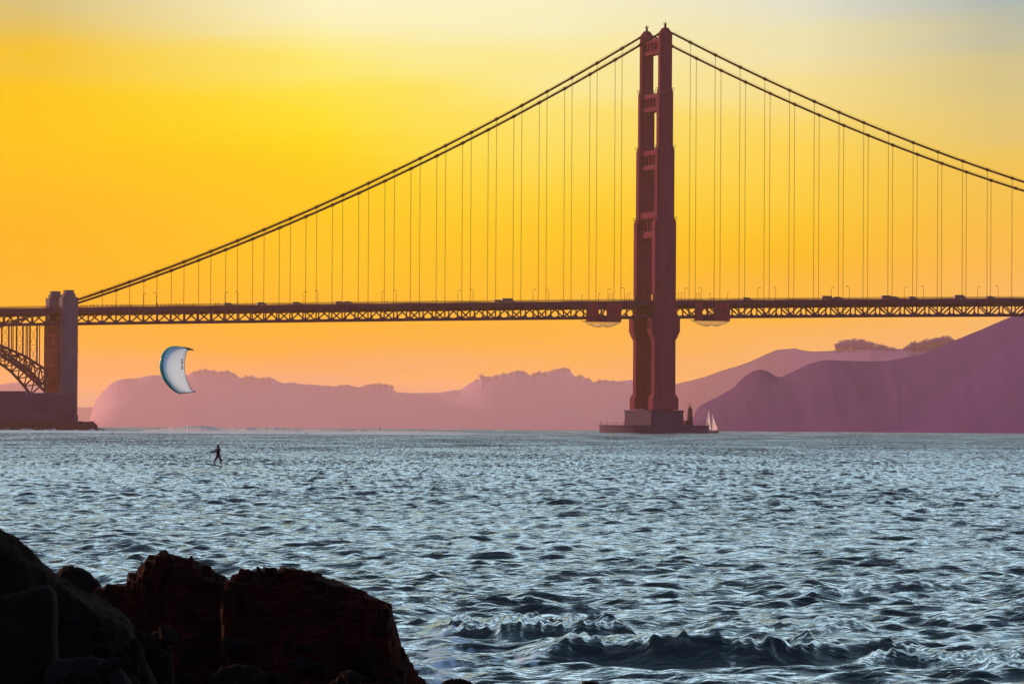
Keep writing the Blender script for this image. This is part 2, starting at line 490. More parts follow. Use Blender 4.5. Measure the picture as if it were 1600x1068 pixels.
# deck: roadway slab, railings, stiffening trusses
def ribbon(t0, t1, s0, s1, zf0, zf1, step=7.62):
    mb = MB(); ts = list(np.arange(t0, t1, step)) + [t1]
    vs = []
    for t in ts:
        vs += [P(t, s1, zf0(t)), P(t, s0, zf0(t)), P(t, s0, zf1(t)), P(t, s1, zf1(t))]
    fs = []
    for k in range(len(ts) - 1):
        a, b = k * 4, k * 4 + 4
        for q in range(4):
            fs.append((a + q, a + (q + 1) % 4, b + (q + 1) % 4, b + q))
    fs += [(3, 2, 1, 0), tuple(len(vs) - 4 + q for q in range(4))]
    mb.add(vs, fs)
    return mb
road = lambda t: ztop(t) - 1.35
deck = ribbon(T_W, T_E, -SL + 0.9, SL - 0.9, lambda t: road(t) - 0.5, lambda t: road(t)).build('roadway_deck', M_ASPH, bridge)
mb = MB()
for s in (-SL + 2.0, -6, 0, 6, SL - 2.0):     # deep stringers below the slab
    r = ribbon(T_W, T_E, s - 0.35, s + 0.35, lambda t: road(t) - 2.0, lambda t: road(t) - 0.503)
    mb.add(r.v, r.f)
kk = -29.0
while t_of(kk) < T_E - 10:                     # floor beams at every truss panel
    t = t_of(kk)
    if t > T_W:
        tsbox(mb, t - 0.35, t + 0.35, -SL + 0.6, SL - 0.6, road(t) - 4.2, road(t) - 0.506)
        for sg in (-1, 1):                     # curved bracket under each sidewalk
            mb.hexa([P(t - .25, sg * (SL - 0.6), road(t) - 4.2), P(t + .25, sg * (SL - 0.6), road(t) - 4.2), P(t + .25, sg * (SL + .6), road(t) - 2.6), P(t - .25, sg * (SL + .6), road(t) - 2.6),
                     P(t - .25, sg * (SL - 0.6), road(t) - .6), P(t + .25, sg * (SL - 0.6), road(t) - .6), P(t + .25, sg * (SL + .6), road(t) - .6), P(t - .25, sg * (SL + .6), road(t) - .6)])
    kk += 0.5
mb.build('floor_beams', M_STEEL, bridge)
t_arch = t_pyl - 6.0
for s in (SL, -SL):
    sg = 1 if s > 0 else -1
    # sidewalk fascia
    f = ribbon(T_W, T_E, s - 0.9 if sg > 0 else s - 0.5, s + 0.5 if sg > 0 else s + 0.9, lambda t: road(t) - 1.3, lambda t: road(t) + 0.15)
    f.build('sidewalk_fascia', M_STEEL, bridge)
    # railing: posts, pickets panels and top rail
    mb = MB()
    r = ribbon(T_W, T_E, s + sg * 0.3 - 0.09, s + sg * 0.3 + 0.09, lambda t: road(t) + 1.2, lambda t: road(t) + 1.35); mb.add(r.v, r.f)
    r = ribbon(T_W, T_E, s + sg * 0.3 - 0.05, s + sg * 0.3 + 0.05, lambda t: road(t) + 0.30, lambda t: road(t) + 0.40); mb.add(r.v, r.f)
    t = T_W
    while t < T_E:
        w = 0.12 if int(t * 10) % 38 else 0.3
        mb.hexa([P(t - w / 2, s + sg * .27, road(t) + .15), P(t + w / 2, s + sg * .27, road(t) + .15), P(t + w / 2, s + sg * .33, road(t) + .15), P(t - w / 2, s + sg * .33, road(t) + .15),
                 P(t - w / 2, s + sg * .27, road(t) + 1.2), P(t + w / 2, s + sg * .27, road(t) + 1.2), P(t + w / 2, s + sg * .33, road(t) + 1.2), P(t - w / 2, s + sg * .33, road(t) + 1.2)])
        t += 0.38
    mb.build('railing', M_STEEL, bridge)
    # truss
    mb = MB()
    ztc = lambda t: road(t) - 2.0
    zbc = lambda t: zbot(t) + 0.75
    r = ribbon(T_W, T_E, s - 0.45, s + 0.45, lambda t: ztc(t) - 0.55, lambda t: ztc(t) + 0.55); mb.add(r.v, r.f)
    r = ribbon(T_W, T_E, s - 0.45, s + 0.45, lambda t: zbot(t), lambda t: zbot(t) + 1.3); mb.add(r.v, r.f)
    j = -58
    while True:
        t0, t1 = t_of(j / 2), t_of((j + 1) / 2)
        if t1 > T_E: break
        if t0 > T_W:
            mb.beam(P(t0, s, ztc(t0)), P(t0, s, zbc(t0)), 0.62, 0.62)
            if j % 2 == 0: a, b = P(t0, s, zbc(t0)), P(t1, s, ztc(t1))
            else: a, b = P(t0, s, ztc(t0)), P(t1, s, zbc(t1))
            mb.beam(a, b, 0.66, 0.66)
            # gusset plates
            for z in (ztc(t0) - 0.9, zbc(t0) + 0.9):
                tsbox(mb, t0 - 0.9, t0 + 0.9, s - 0.36, s + 0.36, z - 0.5, z + 0.5)
        j += 1
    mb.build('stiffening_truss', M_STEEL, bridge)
mb = MB()
j = -58
while True:                                     # lower lateral bracing and struts between the trusses
    t0, t1 = t_of(j / 2), t_of((j + 1) / 2)
    if t1 > T_E: break
    if t0 > T_W:
        mb.beam(P(t0, -SL + .5, zbot(t0) + 0.5), P(t0, SL - .5, zbot(t0) + 0.5), 0.5, 0.6)
        a, b = (-SL + .5, SL - .5) if j % 2 else (SL - .5, -SL + .5)
        mb.beam(P(t0, a, zbot(t0) + 0.45), P(t1, b, zbot(t1) + 0.45), 0.4, 0.4)
        # sway frame
        if j % 6 == 0:
            mb.beam(P(t0, -SL + .5, zbot(t0) + 0.9), P(t0, 0, road(t0) - 4.2), 0.3, 0.3)
            mb.beam(P(t0, SL - .5, zbot(t0) + 0.9), P(t0, 0, road(t0) - 4.2), 0.3, 0.3)
    j += 1
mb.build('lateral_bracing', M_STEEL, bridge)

# concrete pylon shafts at the south end
zq = lambda y: on_plane(107, y, SL)[1]
def shaft(sc):
    mb = MB()
    wt, ws = 8.6, 7.6
    z0, zm, z1, z2, z3 = zq(675), zq(545), zq(464), zq(458.5), zq(453)
    tsbox(mb, t_pyl - wt / 2, t_pyl + wt / 2, sc - ws / 2, sc + ws / 2, ZW - 4, z1)
    tsbox(mb, t_pyl - wt / 2 + 1.2, t_pyl + wt / 2 - 1.2, sc - ws / 2 + 1.0, sc + ws / 2 - 1.0, z1, z2)
    tsbox(mb, t_pyl - wt / 2 + 1.9, t_pyl + wt / 2 - 1.9, sc - ws / 2 + 1.6, sc + ws / 2 - 1.6, z2, z3)
    # vertical fluting on the long faces
    for q in (-2.2, 0, 2.2):
        tsbox(mb, t_pyl + q - 0.65, t_pyl + q + 0.65, sc - ws / 2 - 0.25, sc + ws / 2 + 0.25, zq(540), z1 - 1.2)
    tsbox(mb, t_pyl - wt / 2 - 0.12, t_pyl + wt / 2 + 0.12, sc - ws / 2 - 0.3, sc + ws / 2 + 0.3, zq(549), zq(545))
    tsbox(mb, t_pyl - wt / 2 - 0.3, t_pyl + wt / 2 + 0.3, sc - ws / 2 - 0.5, sc + ws / 2 + 0.5, ZW - 4, zq(648))
    mb.build('pylon_shaft', M_CONC, bridge)
shaft(SL); shaft(-SL)
# lattice bent beside the pylon
mb = MB()
tb = t_pyl - 5.6
zz0, zz1 = zq(616), zq(500)
for s in np.linspace(-SL, SL, 5):
    mb.beam(P(tb, s, zz0), P(tb, s, zz1), 0.8 if abs(s) > 13 else 0.45)
rows = 5
for i in range(rows + 1):
    z = zz0 + (zz1 - zz0) * i / rows
    mb.beam(P(tb, -SL, z), P(tb, SL, z), 0.5)
    if i < rows:
        zn = zz0 + (zz1 - zz0) * (i + 1) / rows
        ss = np.linspace(-SL, SL, 5)
        for a, b in zip(ss[:-1], ss[1:]):
            mb.beam(P(tb, a, z), P(tb, b, zn), 0.32); mb.beam(P(tb, b, z), P(tb, a, zn), 0.32)
tsbox(mb, tb + 0.6, tb + 0.9, -SL + 0.4, SL - 4.2, zz0, zq(508))
mb.build('lattice_bent', M_ORANGE, bridge)
# steel arch south of the pylon
arch_px = {1: ([(-140,497),(-90,505),(-40,522),(0,539),(18,547),(40,557),(62,571),(75,580)], [(-140,517),(-90,524),(-40,538),(0,555),(21,568),(42,584),(62,603),(70,611)]),
           -1: ([(-140,500),(-90,508),(-40,525),(0,546),(20,560),(42,575),(60,592),(66,600)], [(-140,525),(-90,531),(-40,545),(0,567),(18,581),(32,596),(43.5,610),(48,616)])}
def curve_s(pts, s, n):
    q = [on_plane(x, y, s) for x, y in pts]
    tt = np.array([a for a, _ in q]); zz = np.array([b for _, b in q])
    c = np.polyfit(tt, zz, 4)
    g = np.linspace(tt[0], tt[-1], n)
    return [(float(a), float(np.interp(a, tt, zz))) for a in g]
arch_up = {}
for sg in (1, -1):
    u_ = curve_s(arch_px[sg][0], sg * SL, 19); l_ = curve_s(arch_px[sg][1], sg * SL, 19)
    arch_up[sg] = u_
    mb = MB()
    for pts, w in ((u_, 1.25), (l_, 1.3)):
        for a, b in zip(pts[:-1], pts[1:]):
            mb.beam(P(a[0], sg * SL, a[1]), P(b[0], sg * SL, b[1]), w)
    for i in range(19):
        mb.beam(P(u_[i][0], sg * SL, u_[i][1]), P(l_[i][0], sg * SL, l_[i][1]), 0.75)
        if i < 18:
            mb.beam(P(u_[i][0], sg * SL, u_[i][1]), P(l_[i + 1][0], sg * SL, l_[i + 1][1]), 0.6)
            mb.beam(P(l_[i][0], sg * SL, l_[i][1]), P(u_[i + 1][0], sg * SL, u_[i + 1][1]), 0.6)
    # second inner rib line parallel to the top chord
    for a, b in zip(u_[:-1], u_[1:]):
        mb.beam(P(a[0], sg * (SL - 1.2), a[1] - 1.9), P(b[0], sg * (SL - 1.2), b[1] - 1.9), 0.5)
    mb.build('arch_rib', M_STEEL, bridge)
mb = MB()
for i in range(0, 19, 2):
    a, b = arch_up[1][i], arch_up[-1][i]
    mb.beam(P(a[0], SL, a[1]), P(b[0], -SL, b[1]), 0.55)
    if i + 2 < 19:
        c = arch_up[-1][i + 2]; mb.beam(P(a[0], SL, a[1]), P(c[0], -SL, c[1]), 0.35)
mb.build('arch_bracing', M_STEEL, bridge)
def col_px(px, sg, w):
    t, z1 = on_plane(px, 507, sg * SL)
    tt = [a for a, _ in arch_up[sg]]; zz = [b for _, b in arch_up[sg]]
    z0 = float(np.interp(t, tt, zz))
    mb = MB(); mb.beam(P(t, sg * SL, z0), P(t, sg * SL, zbot(t) + 0.4), w)
    mb.build('spandrel_column', M_STEEL, bridge)
    return t, z0, zbot(t)
cols = {}
for px in (-74, -52, -30, -8, 14, 36, 58): cols[px] = col_px(px, 1, 0.75)
for px in (-63, -41, -19, 3, 26, 47): cols[px] = col_px(px, -1, 0.75)
for px in (20.5, 43.5, 62, -2): col_px(px, 1, 0.5)
for px in (18, 41): col_px(px, -1, 0.5)
mb = MB()
for a, b in ((3, 14), (26, 36), (47, 58), (-19, -8), (-41, -30)):
    (ta, za, zu), (tb_, zb2, zv) = cols[a], cols[b]
    lo = max(za, zb2); hi = min(zu, zv); mid = (lo + hi) / 2
    for z0, z1 in ((lo, mid), (mid, hi)):
        mb.beam(P(ta, -SL, z0), P(tb_, SL, z1), 0.16); mb.beam(P(ta, -SL, z1), P(tb_, SL, z0), 0.16)
    mb.beam(P(ta, -SL, mid), P(tb_, SL, mid), 0.2)
for y0, y1, s in ((513, 490, SL), (507, 492, -SL)):       # sloping chords that dive from the truss
    a = on_plane(-6, y0, s); b = on_plane(60, y1, s)
    mb.beam(P(a[0], s, a[1]), P(b[0], s, b[1]), 0.7, 0.9)
mb.build('spandrel_bracing', M_STEEL, bridge)

# ------------------------------------------------------------------ lighthouse on the fender
tl, zl = on_plane(1078, 664, 0)
lh = thing('lighthouse', P(tl, 0, ZFEN), 'small dark square lighthouse with open lantern standing on the pier fender', 'lighthouse')
mb = MB()
zt0, zt1 = ZFEN, on_plane(1078, 637.6, 0)[1]
tsbox(mb, tl - 1.45, tl + 1.45, -1.35, 1.35, zt0, zt1, tl - 0.95, tl + 0.95, -0.9, 0.9)
tsbox(mb, tl - 1.1, tl + 1.1, -1.05, 1.05, zt1, zt1 + 0.25)
for q in (-1, 1):
    tsbox(mb, tl + q * 0.55 - 0.12, tl + q * 0.55 + 0.12, 0.8, 1.12, zt0 + 6, zt1 - 1)
mb.build('tower', M_PIER, lh)
mb = MB()
mb.tube([P(tl, 0, zt1 + 0.25), P(tl, 0, zt1 + 1.3)], 0.42, 8)
mb.tube([P(tl, 0, zt1 + 1.3), P(tl, 0, zt1 + 1.7)], [0.5, 0.1], 8)
lantern = mb.build('lantern', M_CABLE, lh)
mb = MB()
for k in range(10):
    a = math.pi * k / 9; a2 = math.pi * (k + 1) / 9
    if k < 9: mb.beam(P(tl + 1.05 * math.cos(a), 0, zt1 + 2.2 + 0.8 * math.sin(a)), P(tl + 1.05 * math.cos(a2), 0, zt1 + 2.2 + 0.8 * math.sin(a2)), 0.14)
for q in (-1, 1): mb.beam(P(tl + q * 1.05, 0, zt1 + 0.2), P(tl + q * 1.05, 0, zt1 + 2.25), 0.12)
mb.build('canopy_hoop', M_CABLE, lh)
mb = MB()
ts0 = on_plane(1069, 664, 0)[0]; ts1 = on_plane(1075, 664, 0)[0]
tsbox(mb, ts0 + .3, ts1 + .4, -1.5, 1.5, ZFEN, ZFEN + 2.3)
mb.build('shed', M_PIER, lh)
mb = MB()
tsbox(mb, ts0 - .1, ts1 + .5, -1.8, 1.8, ZFEN + 2.3, ZFEN + 2.55)
tsbox(mb, ts0 + .5, ts1 - .2, -1.3, 1.3, ZFEN + 2.55, ZFEN + 2.9)
mb.build('shed_roof', M_ORANGE, lh)

# ------------------------------------------------------------------ maintenance enclosures under the deck
M_NET = bpy.data.materials.new('debris_net'); M_NET.use_nodes = True
nd, ln = M_NET.node_tree.nodes, M_NET.node_tree.links
nd.remove(nd['Principled BSDF'])
dfn = nd.new('ShaderNodeBsdfDiffuse'); dfn.inputs[0].default_value = (0.9, 0.78, 0.72, 1)
trn = nd.new('ShaderNodeBsdfTranslucent'); trn.inputs[0].default_value = (0.95, 0.9, 0.9, 1)
tpn = nd.new('ShaderNodeBsdfTransparent')
m1 = nd.new('ShaderNodeMixShader'); m1.inputs[0].default_value = 0.85
m2 = nd.new('ShaderNodeMixShader'); m2.inputs[0].default_value = 0.55
ln.new(dfn.outputs[0], m1.inputs[1]); ln.new(trn.outputs[0], m1.inputs[2]); ln.new(m1.outputs[0], m2.inputs[1]); ln.new(tpn.outputs[0], m2.inputs[2])
ln.new(m2.outputs[0], nd['Material Output'].inputs[0])
for (x0, x1, g0, g1, ya, yb, lab) in ((916.5, 970.8, 936, 948, 473, 502, 'red tarp work enclosure with sagging white net under the deck, left of the tower'),
                                      (1085.5, 1140.7, 1098, 1117, 472, 500.5, 'red tarp work enclosure with sagging white net under the deck, right of the tower')):
    sF = SL + 1.3
    ta, _ = on_plane(x0, 490, sF); tb_, _ = on_plane(x1, 490, sF)
    tg0, _ = on_plane(g0, 490, sF); tg1, _ = on_plane(g1, 490, sF)
    z1 = on_plane(x0, ya, sF)[1]; z0 = on_plane(x0, yb, sF)[1]
    en = thing('work_enclosure', P((ta + tb_) / 2, sF, z0), lab, 'work enclosure', 'work enclosures hung under the deck')
    for p, q in ((ta, tg0), (tg1, tb_)):
        mb = MB(); nseg = 6
        for k in range(nseg):
            a, b = p + (q - p) * k / nseg, p + (q - p) * (k + 1) / nseg
            w = 0.12 * (k % 2)
            tsbox(mb, a, b - 0.05, sF - 0.3 - w, sF - w, z0, z1)
        mb.build('tarp_panel', M_TARP, en)
    mb = MB()
    tsbox(mb, ta, tb_, sF - 7.0, sF - .5, z0 + 0.0, z0 + 0.35)
    tsbox(mb, tg0 - 0.5, tg1 + 0.5, sF - 0.4, sF - 0.3, z0, z0 + 3.6)
    for k in range(7):
        a = ta + (tb_ - ta) * k / 6
        mb.beam(P(a, sF - 0.2, z0), P(a, sF - 0.2, z1), 0.2)
    mb.beam(P(tg0, sF - .2, z0), P(tg1, sF - .2, z1 - 2), 0.35); mb.beam(P(tg1, sF - .2, z0), P(tg0, sF - .2, z1 - 2), 0.35)
    mb.build('scaffold_frame', M_STEEL, en)
    mb = MB()
    nu, nv = 30, 12
    vs, fs = [], []
    for i in range(nu + 1):
        u = i / nu
        for j in range(nv + 1):
            v = j / nv
            sag = 3.3 * (math.sin(math.pi * u) ** 0.62) * (0.62 + 0.38 * math.sin(math.pi * v) ** 0.8)
            sag *= 1 - 0.28 * math.exp(-((u - 0.52) / 0.06) ** 2)
            sag += 0.16 * mnoise.noise(Vector((u * 9, v * 5, ta)))
            if i in (0, nu): sag = 0.0
            e = 0.0 if 0 < j < nv else -1.0
            vs.append(P(ta + .4 + (tb_ - ta - .4) * u, sF - 5.0 * (1 - v), z0 - 0.1 - max(0, sag)))
    for i in range(nu):
        for j in range(nv):
            a = i * (nv + 1) + j
            fs.append((a, a + 1, a + nv + 2, a + nv + 1))
    # front curtain closing the net up to the frame
    for i in range(nu + 1):
        vs.append(P(ta + .4 + (tb_ - ta - .4) * i / nu, sF, z0 - 0.08))
    base = (nu + 1) * (nv + 1)
    for i in range(nu):
        fs.append((i * (nv + 1) + nv, (i + 1) * (nv + 1) + nv, base + i + 1, base + i))
    mb.add(vs, fs)
    mb.build('debris_net', M_NET, en, True)

# ------------------------------------------------------------------ street lamps on the deck
def lamp_proto(h, arm, tall):
    o = bpy.data.objects.new('street_lamp', None); C.objects.link(o); o['_o'] = (0, 0, 0); o.empty_display_size = .5
    mb = MB()
    mb.tube([(0, 0, 0), (0, 0, 0.6), (0, 0, 0.62), (0, 0, h - .5)], [0.22, 0.2, 0.14, 0.09], 8)
    pts = []
    for k in range(7):
        a = math.pi / 2 * k / 6
        pts.append((arm * 0.5 * (1 - math.cos(a)), 0, h - .5 + .5 * math.sin(a)))
    pts.append((arm * 0.75, 0, h))
    mb.tube(pts, 0.085, 6)
    mb.build('pole', M_LAMP, o, True)
    mb = MB()
    q = arm
    sx = 0.45 if tall else 0.3
    mb.tube([(q - sx, 0, h + .05), (q - sx * .5, 0, h), (q + sx * .5, 0, h - .02), (q + sx, 0, h - .02)], [0.1, 0.2, 0.22, 0.1], 8)
    mb.build('lamp_head', M_LAMP, o, True)
    return o
LB = lambda o, x, side: tag(o, None, None)
far_l = [(224, 458), (351.5, 456), (475, 455.6), (597, 454.3), (715.6, 453.3), (832.8, 452.4), (950, 451.3), (1070, 450.2), (1184, 449.3), (1299, 449), (1413, 448.5), (1527.5, 447.6)]
near_l = [(244.2, 456), (372, 455), (497, 453.6), (619.5, 452.6), (739.3, 452), (857, 451), (975.6, 450), (1096.5, 449), (1212, 448.3), (1327, 448), (1443, 446.6), (1559.6, 446)]
pF = lamp_proto(1, 1, True)      # placeholder heights are set through real builds below
for ch in list(pF.children): bpy.data.objects.remove(ch)
bpy.data.objects.remove(pF)
def zdeck_at(px, s):
    t = on_plane(px, 455, s)[0]
    return t, road(t) + .15
ordn = ['first', 'second', 'third', 'fourth', 'fifth', 'sixth', 'seventh', 'eighth', 'ninth', 'tenth', 'eleventh', 'twelfth']
protos = {}
for lst, s, sgn, side in ((far_l, -SL + 0.9, 1, 'right'), (near_l, SL - 0.9, -1, 'left')):
    h = np.mean([on_plane(x, y, s)[1] - zdeck_at(x, s)[1] for x, y in lst])
    for i, (x, y) in enumerate(lst):
        t, z = zdeck_at(x, s)
        if i == 0:
            o = lamp_proto(float(h), 1.3, True); protos[side] = o
            o.location = P(t, s, z); o.rotation_euler = (0, 0, PHI if sgn > 0 else PHI + math.pi)
        else:
            o = copy_tree(protos[side], P(t, s, z), PHI if sgn > 0 else PHI + math.pi)
        where = 'left of the tower' if x < 1020 else 'right of the tower'
        j = (7 - i) if x < 1020 else (i - 6)
        tag(o, f'tall deck lamp with arm pointing {side}, {ordn[j - 1]} of its kind {where}', 'street lamp', 'tall street lamps along the bridge deck')
h = None
small = [(909, 460.2), (935.5, 458.5), (952.3, 459.8), (957, 459.8), (979.5, 458.5), (984, 458.5), (1060.5, 459), (1065, 459.5), (1088, 457.5), (1093, 457.5), (1108.5, 458.8), (1136.8, 457.3)]
ps = None
small_lab = {0: 'short walkway lamp above the left edge of the left work enclosure', 1: 'short walkway lamp above the middle of the left work enclosure', 10: 'short walkway lamp above the middle of the right work enclosure', 11: 'short walkway lamp above the right edge of the right work enclosure',
             2: 'short walkway lamp closest to the tall lamp over the left work enclosure', 3: 'short walkway lamp at the right edge of the left work enclosure',
             4: 'short walkway lamp just right of the tall lamp nearest left of the tower', 5: 'short walkway lamp closest to the left side of the tower',
             6: 'short walkway lamp closest to the right side of the tower', 7: 'short walkway lamp second from the right side of the tower',
             8: 'short walkway lamp at the left edge of the right work enclosure', 9: 'short walkway lamp closest to the tall lamp over the right work enclosure'}
for i, (x, y) in enumerate(small):
    s = SL - 0.5 if i % 2 else -SL + 0.5
    t, z = zdeck_at(x, s)
    if ps is None:
        o = lamp_proto(on_plane(x, y, s)[1] - z, 0.4, False); ps = o
        o.location = P(t, s, z); o.rotation_euler = (0, 0, PHI)
    else:
        o = copy_tree(ps, P(t, s, z), PHI if i % 3 else PHI + math.pi)
    tag(o, small_lab[i], 'street lamp', 'short walkway lamps around the tower')

# ------------------------------------------------------------------ people and vehicles on the deck
def person_proto():
    mb = MB()
    prof = [(0.0, .17, .11), (.05, .16, .1), (.45, .15, .1), (.80, .18, .12), (.95, .19, .13), (1.15, .18, .12), (1.38, .23, .13), (1.45, .2, .11), (1.50, .07, .07), (1.55, .08, .09), (1.64, .095, .11), (1.72, .07, .08), (1.75, .02, .02)]
    n = 10
    vs, fs = [], []
    for z, a, b in prof:
        for k in range(n):
            an = 2 * math.pi * k / n
            x, y = math.cos(an) * a, math.sin(an) * b
            if z < 0.8: y *= 1.0 - 0.55 * max(0, 1 - abs(math.cos(an)) * 2.2)
            vs.append((x, y, z))
    for i in range(len(prof) - 1):
        for k in range(n):
            fs.append((i * n + k, i * n + (k + 1) % n, (i + 1) * n + (k + 1) % n, (i + 1) * n + k))
    fs.append(tuple(range(n))[::-1]); fs.append(tuple((len(prof) - 1) * n + k for k in range(n)))
    mb.add(vs, fs)
    mb.tube([(.22, 0, 1.36), (.29, .02, 1.08), (.24, .24, 1.06)], [.055, .05, .04], 6)
    mb.tube([(-.22, 0, 1.36), (-.29, .02, 1.08), (-.24, .24, 1.06)], [.055, .05, .04], 6)
    return mb.build('person', M_DARK, None, True)
pp = None
for i, x in enumerate([128, 136, 142, 146.5, 152, 160, 167, 175, 180.5, 189, 193, 198.5, 205, 246, 252, 258, 264, 272, 276, 281, 302, 337, 341, 605, 676.5, 683.5, 722, 1112, 1115]):
    s = SL - 0.15
    t = on_plane(x, 470, s)[0]
    o = person_proto() if pp is None else pp.copy()
    if pp is None: pp = o
    else: C.objects.link(o)
    o.location = P(t, s, road(t) + .15); o.rotation_euler = (0, 0, PHI + random.uniform(-.6, .6)); sc = random.uniform(.94, 1.08); o.scale = (sc, sc, sc)
    if x < 215: lab, gr = 'dark figure in the crowd at the deck railing nearest the concrete pylon', 'people at the railing by the pylon'
    elif x < 345: lab, gr = 'dark figure at the deck railing between the first two lamp pairs', 'people at the railing by the first lamps'
    elif x < 700: lab, gr = 'lone dark walker at the deck railing ' + {605: 'just left of the fourth near tall lamp', 676.5: 'left one of two midway between pylon and tower', 683.5: 'right one of two midway between pylon and tower'}[x], 'walkers on the side span'
    elif x == 722: lab, gr = 'lone dark walker at the deck railing by the fifth pair of tall lamps', 'walkers on the side span'
    else: lab, gr = 'dark figure at the railing above the right work enclosure', 'people above the right enclosure'
    tag(o, lab, 'person', gr)
M_VAN = mat('vehicle_paint', (0.12, 0.11, 0.13), 0.4, spec=0.5)
M_GLASS = mat('vehicle_glass', (0.02, 0.02, 0.025), 0.1, spec=0.6)
def vehicle(h, L, name):
    o = bpy.data.objects.new(name, None); C.objects.link(o); o['_o'] = (0, 0, 0)
    mb = MB()
    w = 2.0
    prof = [(-L / 2, .45), (L / 2, .45), (L / 2, 1.1), (L / 2 - .9, 1.25), (L / 2 - 1.6, h - .08), (L / 2 - 1.9, h), (-L / 2 + .25, h), (-L / 2, h - .25)]
    n = len(prof)
    vs = [(x, -w / 2, z) for x, z in prof] + [(x, w / 2, z) for x, z in prof]
    fs = [tuple(range(n)), tuple(range(n, 2 * n))[::-1]] + [(k, n + k, n + (k + 1) % n, (k + 1) % n) for k in range(n)]
    mb.add(vs, fs)
    mb.build('body', M_VAN, o)
    mb = MB()
    mb.hexa([(-L / 2 + .5, -w / 2 - .012, h * .58), (L / 2 - 1.5, -w / 2 - .012, h * .58), (L / 2 - 1.5, w / 2 + .012, h * .58), (-L / 2 + .5, w / 2 + .012, h * .58),
             (-L / 2 + .5, -w / 2 - .012, h * .88), (L / 2 - 1.75, -w / 2 - .012, h * .88), (L / 2 - 1.75, w / 2 + .012, h * .88), (-L / 2 + .5, w / 2 + .012, h * .88)])
    mb.build('window', M_GLASS, o)
    for x in (-L / 2 + .9, L / 2 - .95):
        for y in (-1, 1):
            mb = MB(); mb.tube([(x, y * .72, .36), (x, y * 1.01, .36)], .36, 14); mb.build('wheel', M_DARK, o)
    return o
vp = {}
for i, (x, kind, wh) in enumerate([(357, 'v', 'behind the second pair of tall lamps'), (409, 'v', 'second from the left on the side span'), (464, 'v', 'just left of the third lamp pair'), (531, 'v', 'just right of the third lamp pair'), (544, 'v', 'between the third and fourth lamp pairs'), (794, 't', 'between the fifth and sixth pairs of lamps'),
                                   (779, 'v', 'just left of the side span truck'), (1167, 'v', 'left of the second lamp pair past the tower'), (1293, 't', 'left of the third lamp pair past the tower'), (1310, 'v', 'inside the third lamp pair past the tower'), (1386, 't', 'left of the fourth lamp pair past the tower'), (1398, 'v', 'touching the fourth lamp pair past the tower'), (1426, 'v', 'inside the fourth lamp pair past the tower'), (1500, 't', 'left of the last lamp pair at right'), (1548, 'v', 'inside the last lamp pair at right')]):
    s = 8.0 if i % 2 else 4.5
    t = on_plane(x, 466, s)[0]
    nm, lw = ('box_truck', 'dark high truck') if kind == 't' else ('van', 'dark van roof')
    if kind not in vp:
        o = vp[kind] = vehicle(2.5 if kind == 't' else 1.85, 7.5 if kind == 't' else 5.2, nm); o.location = P(t, s, road(t)); o.rotation_euler = (0, 0, PHI)
    else:
        o = copy_tree(vp[kind], P(t, s, road(t)), PHI)
    tag(o, f'{lw} on the deck {wh}', 'truck' if kind == 't' else 'van', 'vehicles crossing the bridge')

# ------------------------------------------------------------------ fort below the arch
YF = 2490.0
def fp(px, py, Y=YF): return at(px, py, Y)
fort = thing('brick_fort', fp(30, 656), 'long dark brick fort with flat parapet beside the concrete pylon', 'fort')
def wallbox(mb, x0, x1, y0t, y1t, yb, Y0, Y1):
    a, b = fp(x0, yb, Y0), fp(x1, yb, Y0)
    za, zb2 = fp(x0, y0t, Y0).z, fp(x1, y1t, Y0).z
    bx = b.x * Y1 / Y0 - 1.0
    mb.hexa([(a.x, Y0, ZW - 2), (b.x, Y0, ZW - 2), (bx, Y1, ZW - 2), (a.x, Y1, ZW - 2), (a.x, Y0, za), (b.x, Y0, zb2), (bx, Y1, zb2), (a.x, Y1, za)])
mb = MB()
wallbox(mb, -240, 92, 612.5, 613.5, 656, YF, YF + 45)
wallbox(mb, 92, 115.5, 614.5, 614.5, 656, YF + 2.5, YF + 42)
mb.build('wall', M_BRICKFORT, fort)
mb = MB()
wallbox(mb, -240, 42, 610.2, 610.6, 612.2, YF + 1.5, YF + 40)
mb.v = [(v[0], v[1], max(v[2], fp(0, 612.4).z)) for v in mb.v]
mb.build('parapet', M_BRICKFORT, fort)
mb = MB()
for y0, y1 in ((617.5, 619.0), (633, 633.8)):
    a, b = fp(-240, y1), fp(92.4, y1); z0, z1 = fp(50, y1).z, fp(50, y0).z
    mb.box(a.x, b.x, YF - 0.35, YF - 0.003, z0, z1)
    a, b = fp(92.5, y1), fp(115.9, y1)
    mb.box(a.x, b.x, YF + 2.15, YF + 2.497, z0, z1)
mb.build('cornice', M_BRICKFORT, fort)
for x in (86.5, 104.5, 113):
    mb = MB(); a, b = fp(x, 656), fp(x + 2.6, 656); q = YF - .6 if x < 92 else YF + 1.9
    mb.box(a.x, b.x, q, YF - 0.36 if x < 92 else YF + 2.14, ZW - 2, fp(x, 619.5).z)
    mb.build('buttress', M_BRICKFORT, fort)
M_EMB = mat('embrasure_dark', (0.02, 0.018, 0.022), 0.9, spec=0.05)
for row, y in enumerate((624.5, 639)):
    for k in range(12):
        x = 3 + k * 7.0
        if x > 83: continue
        a, b = fp(x, y), fp(x + 1.6, y + 2.6)
        mb = MB(); mb.box(a.x, b.x, YF - 0.03, YF + 0.6, b.z, a.z); mb.build('gun_port', M_EMB, fort)
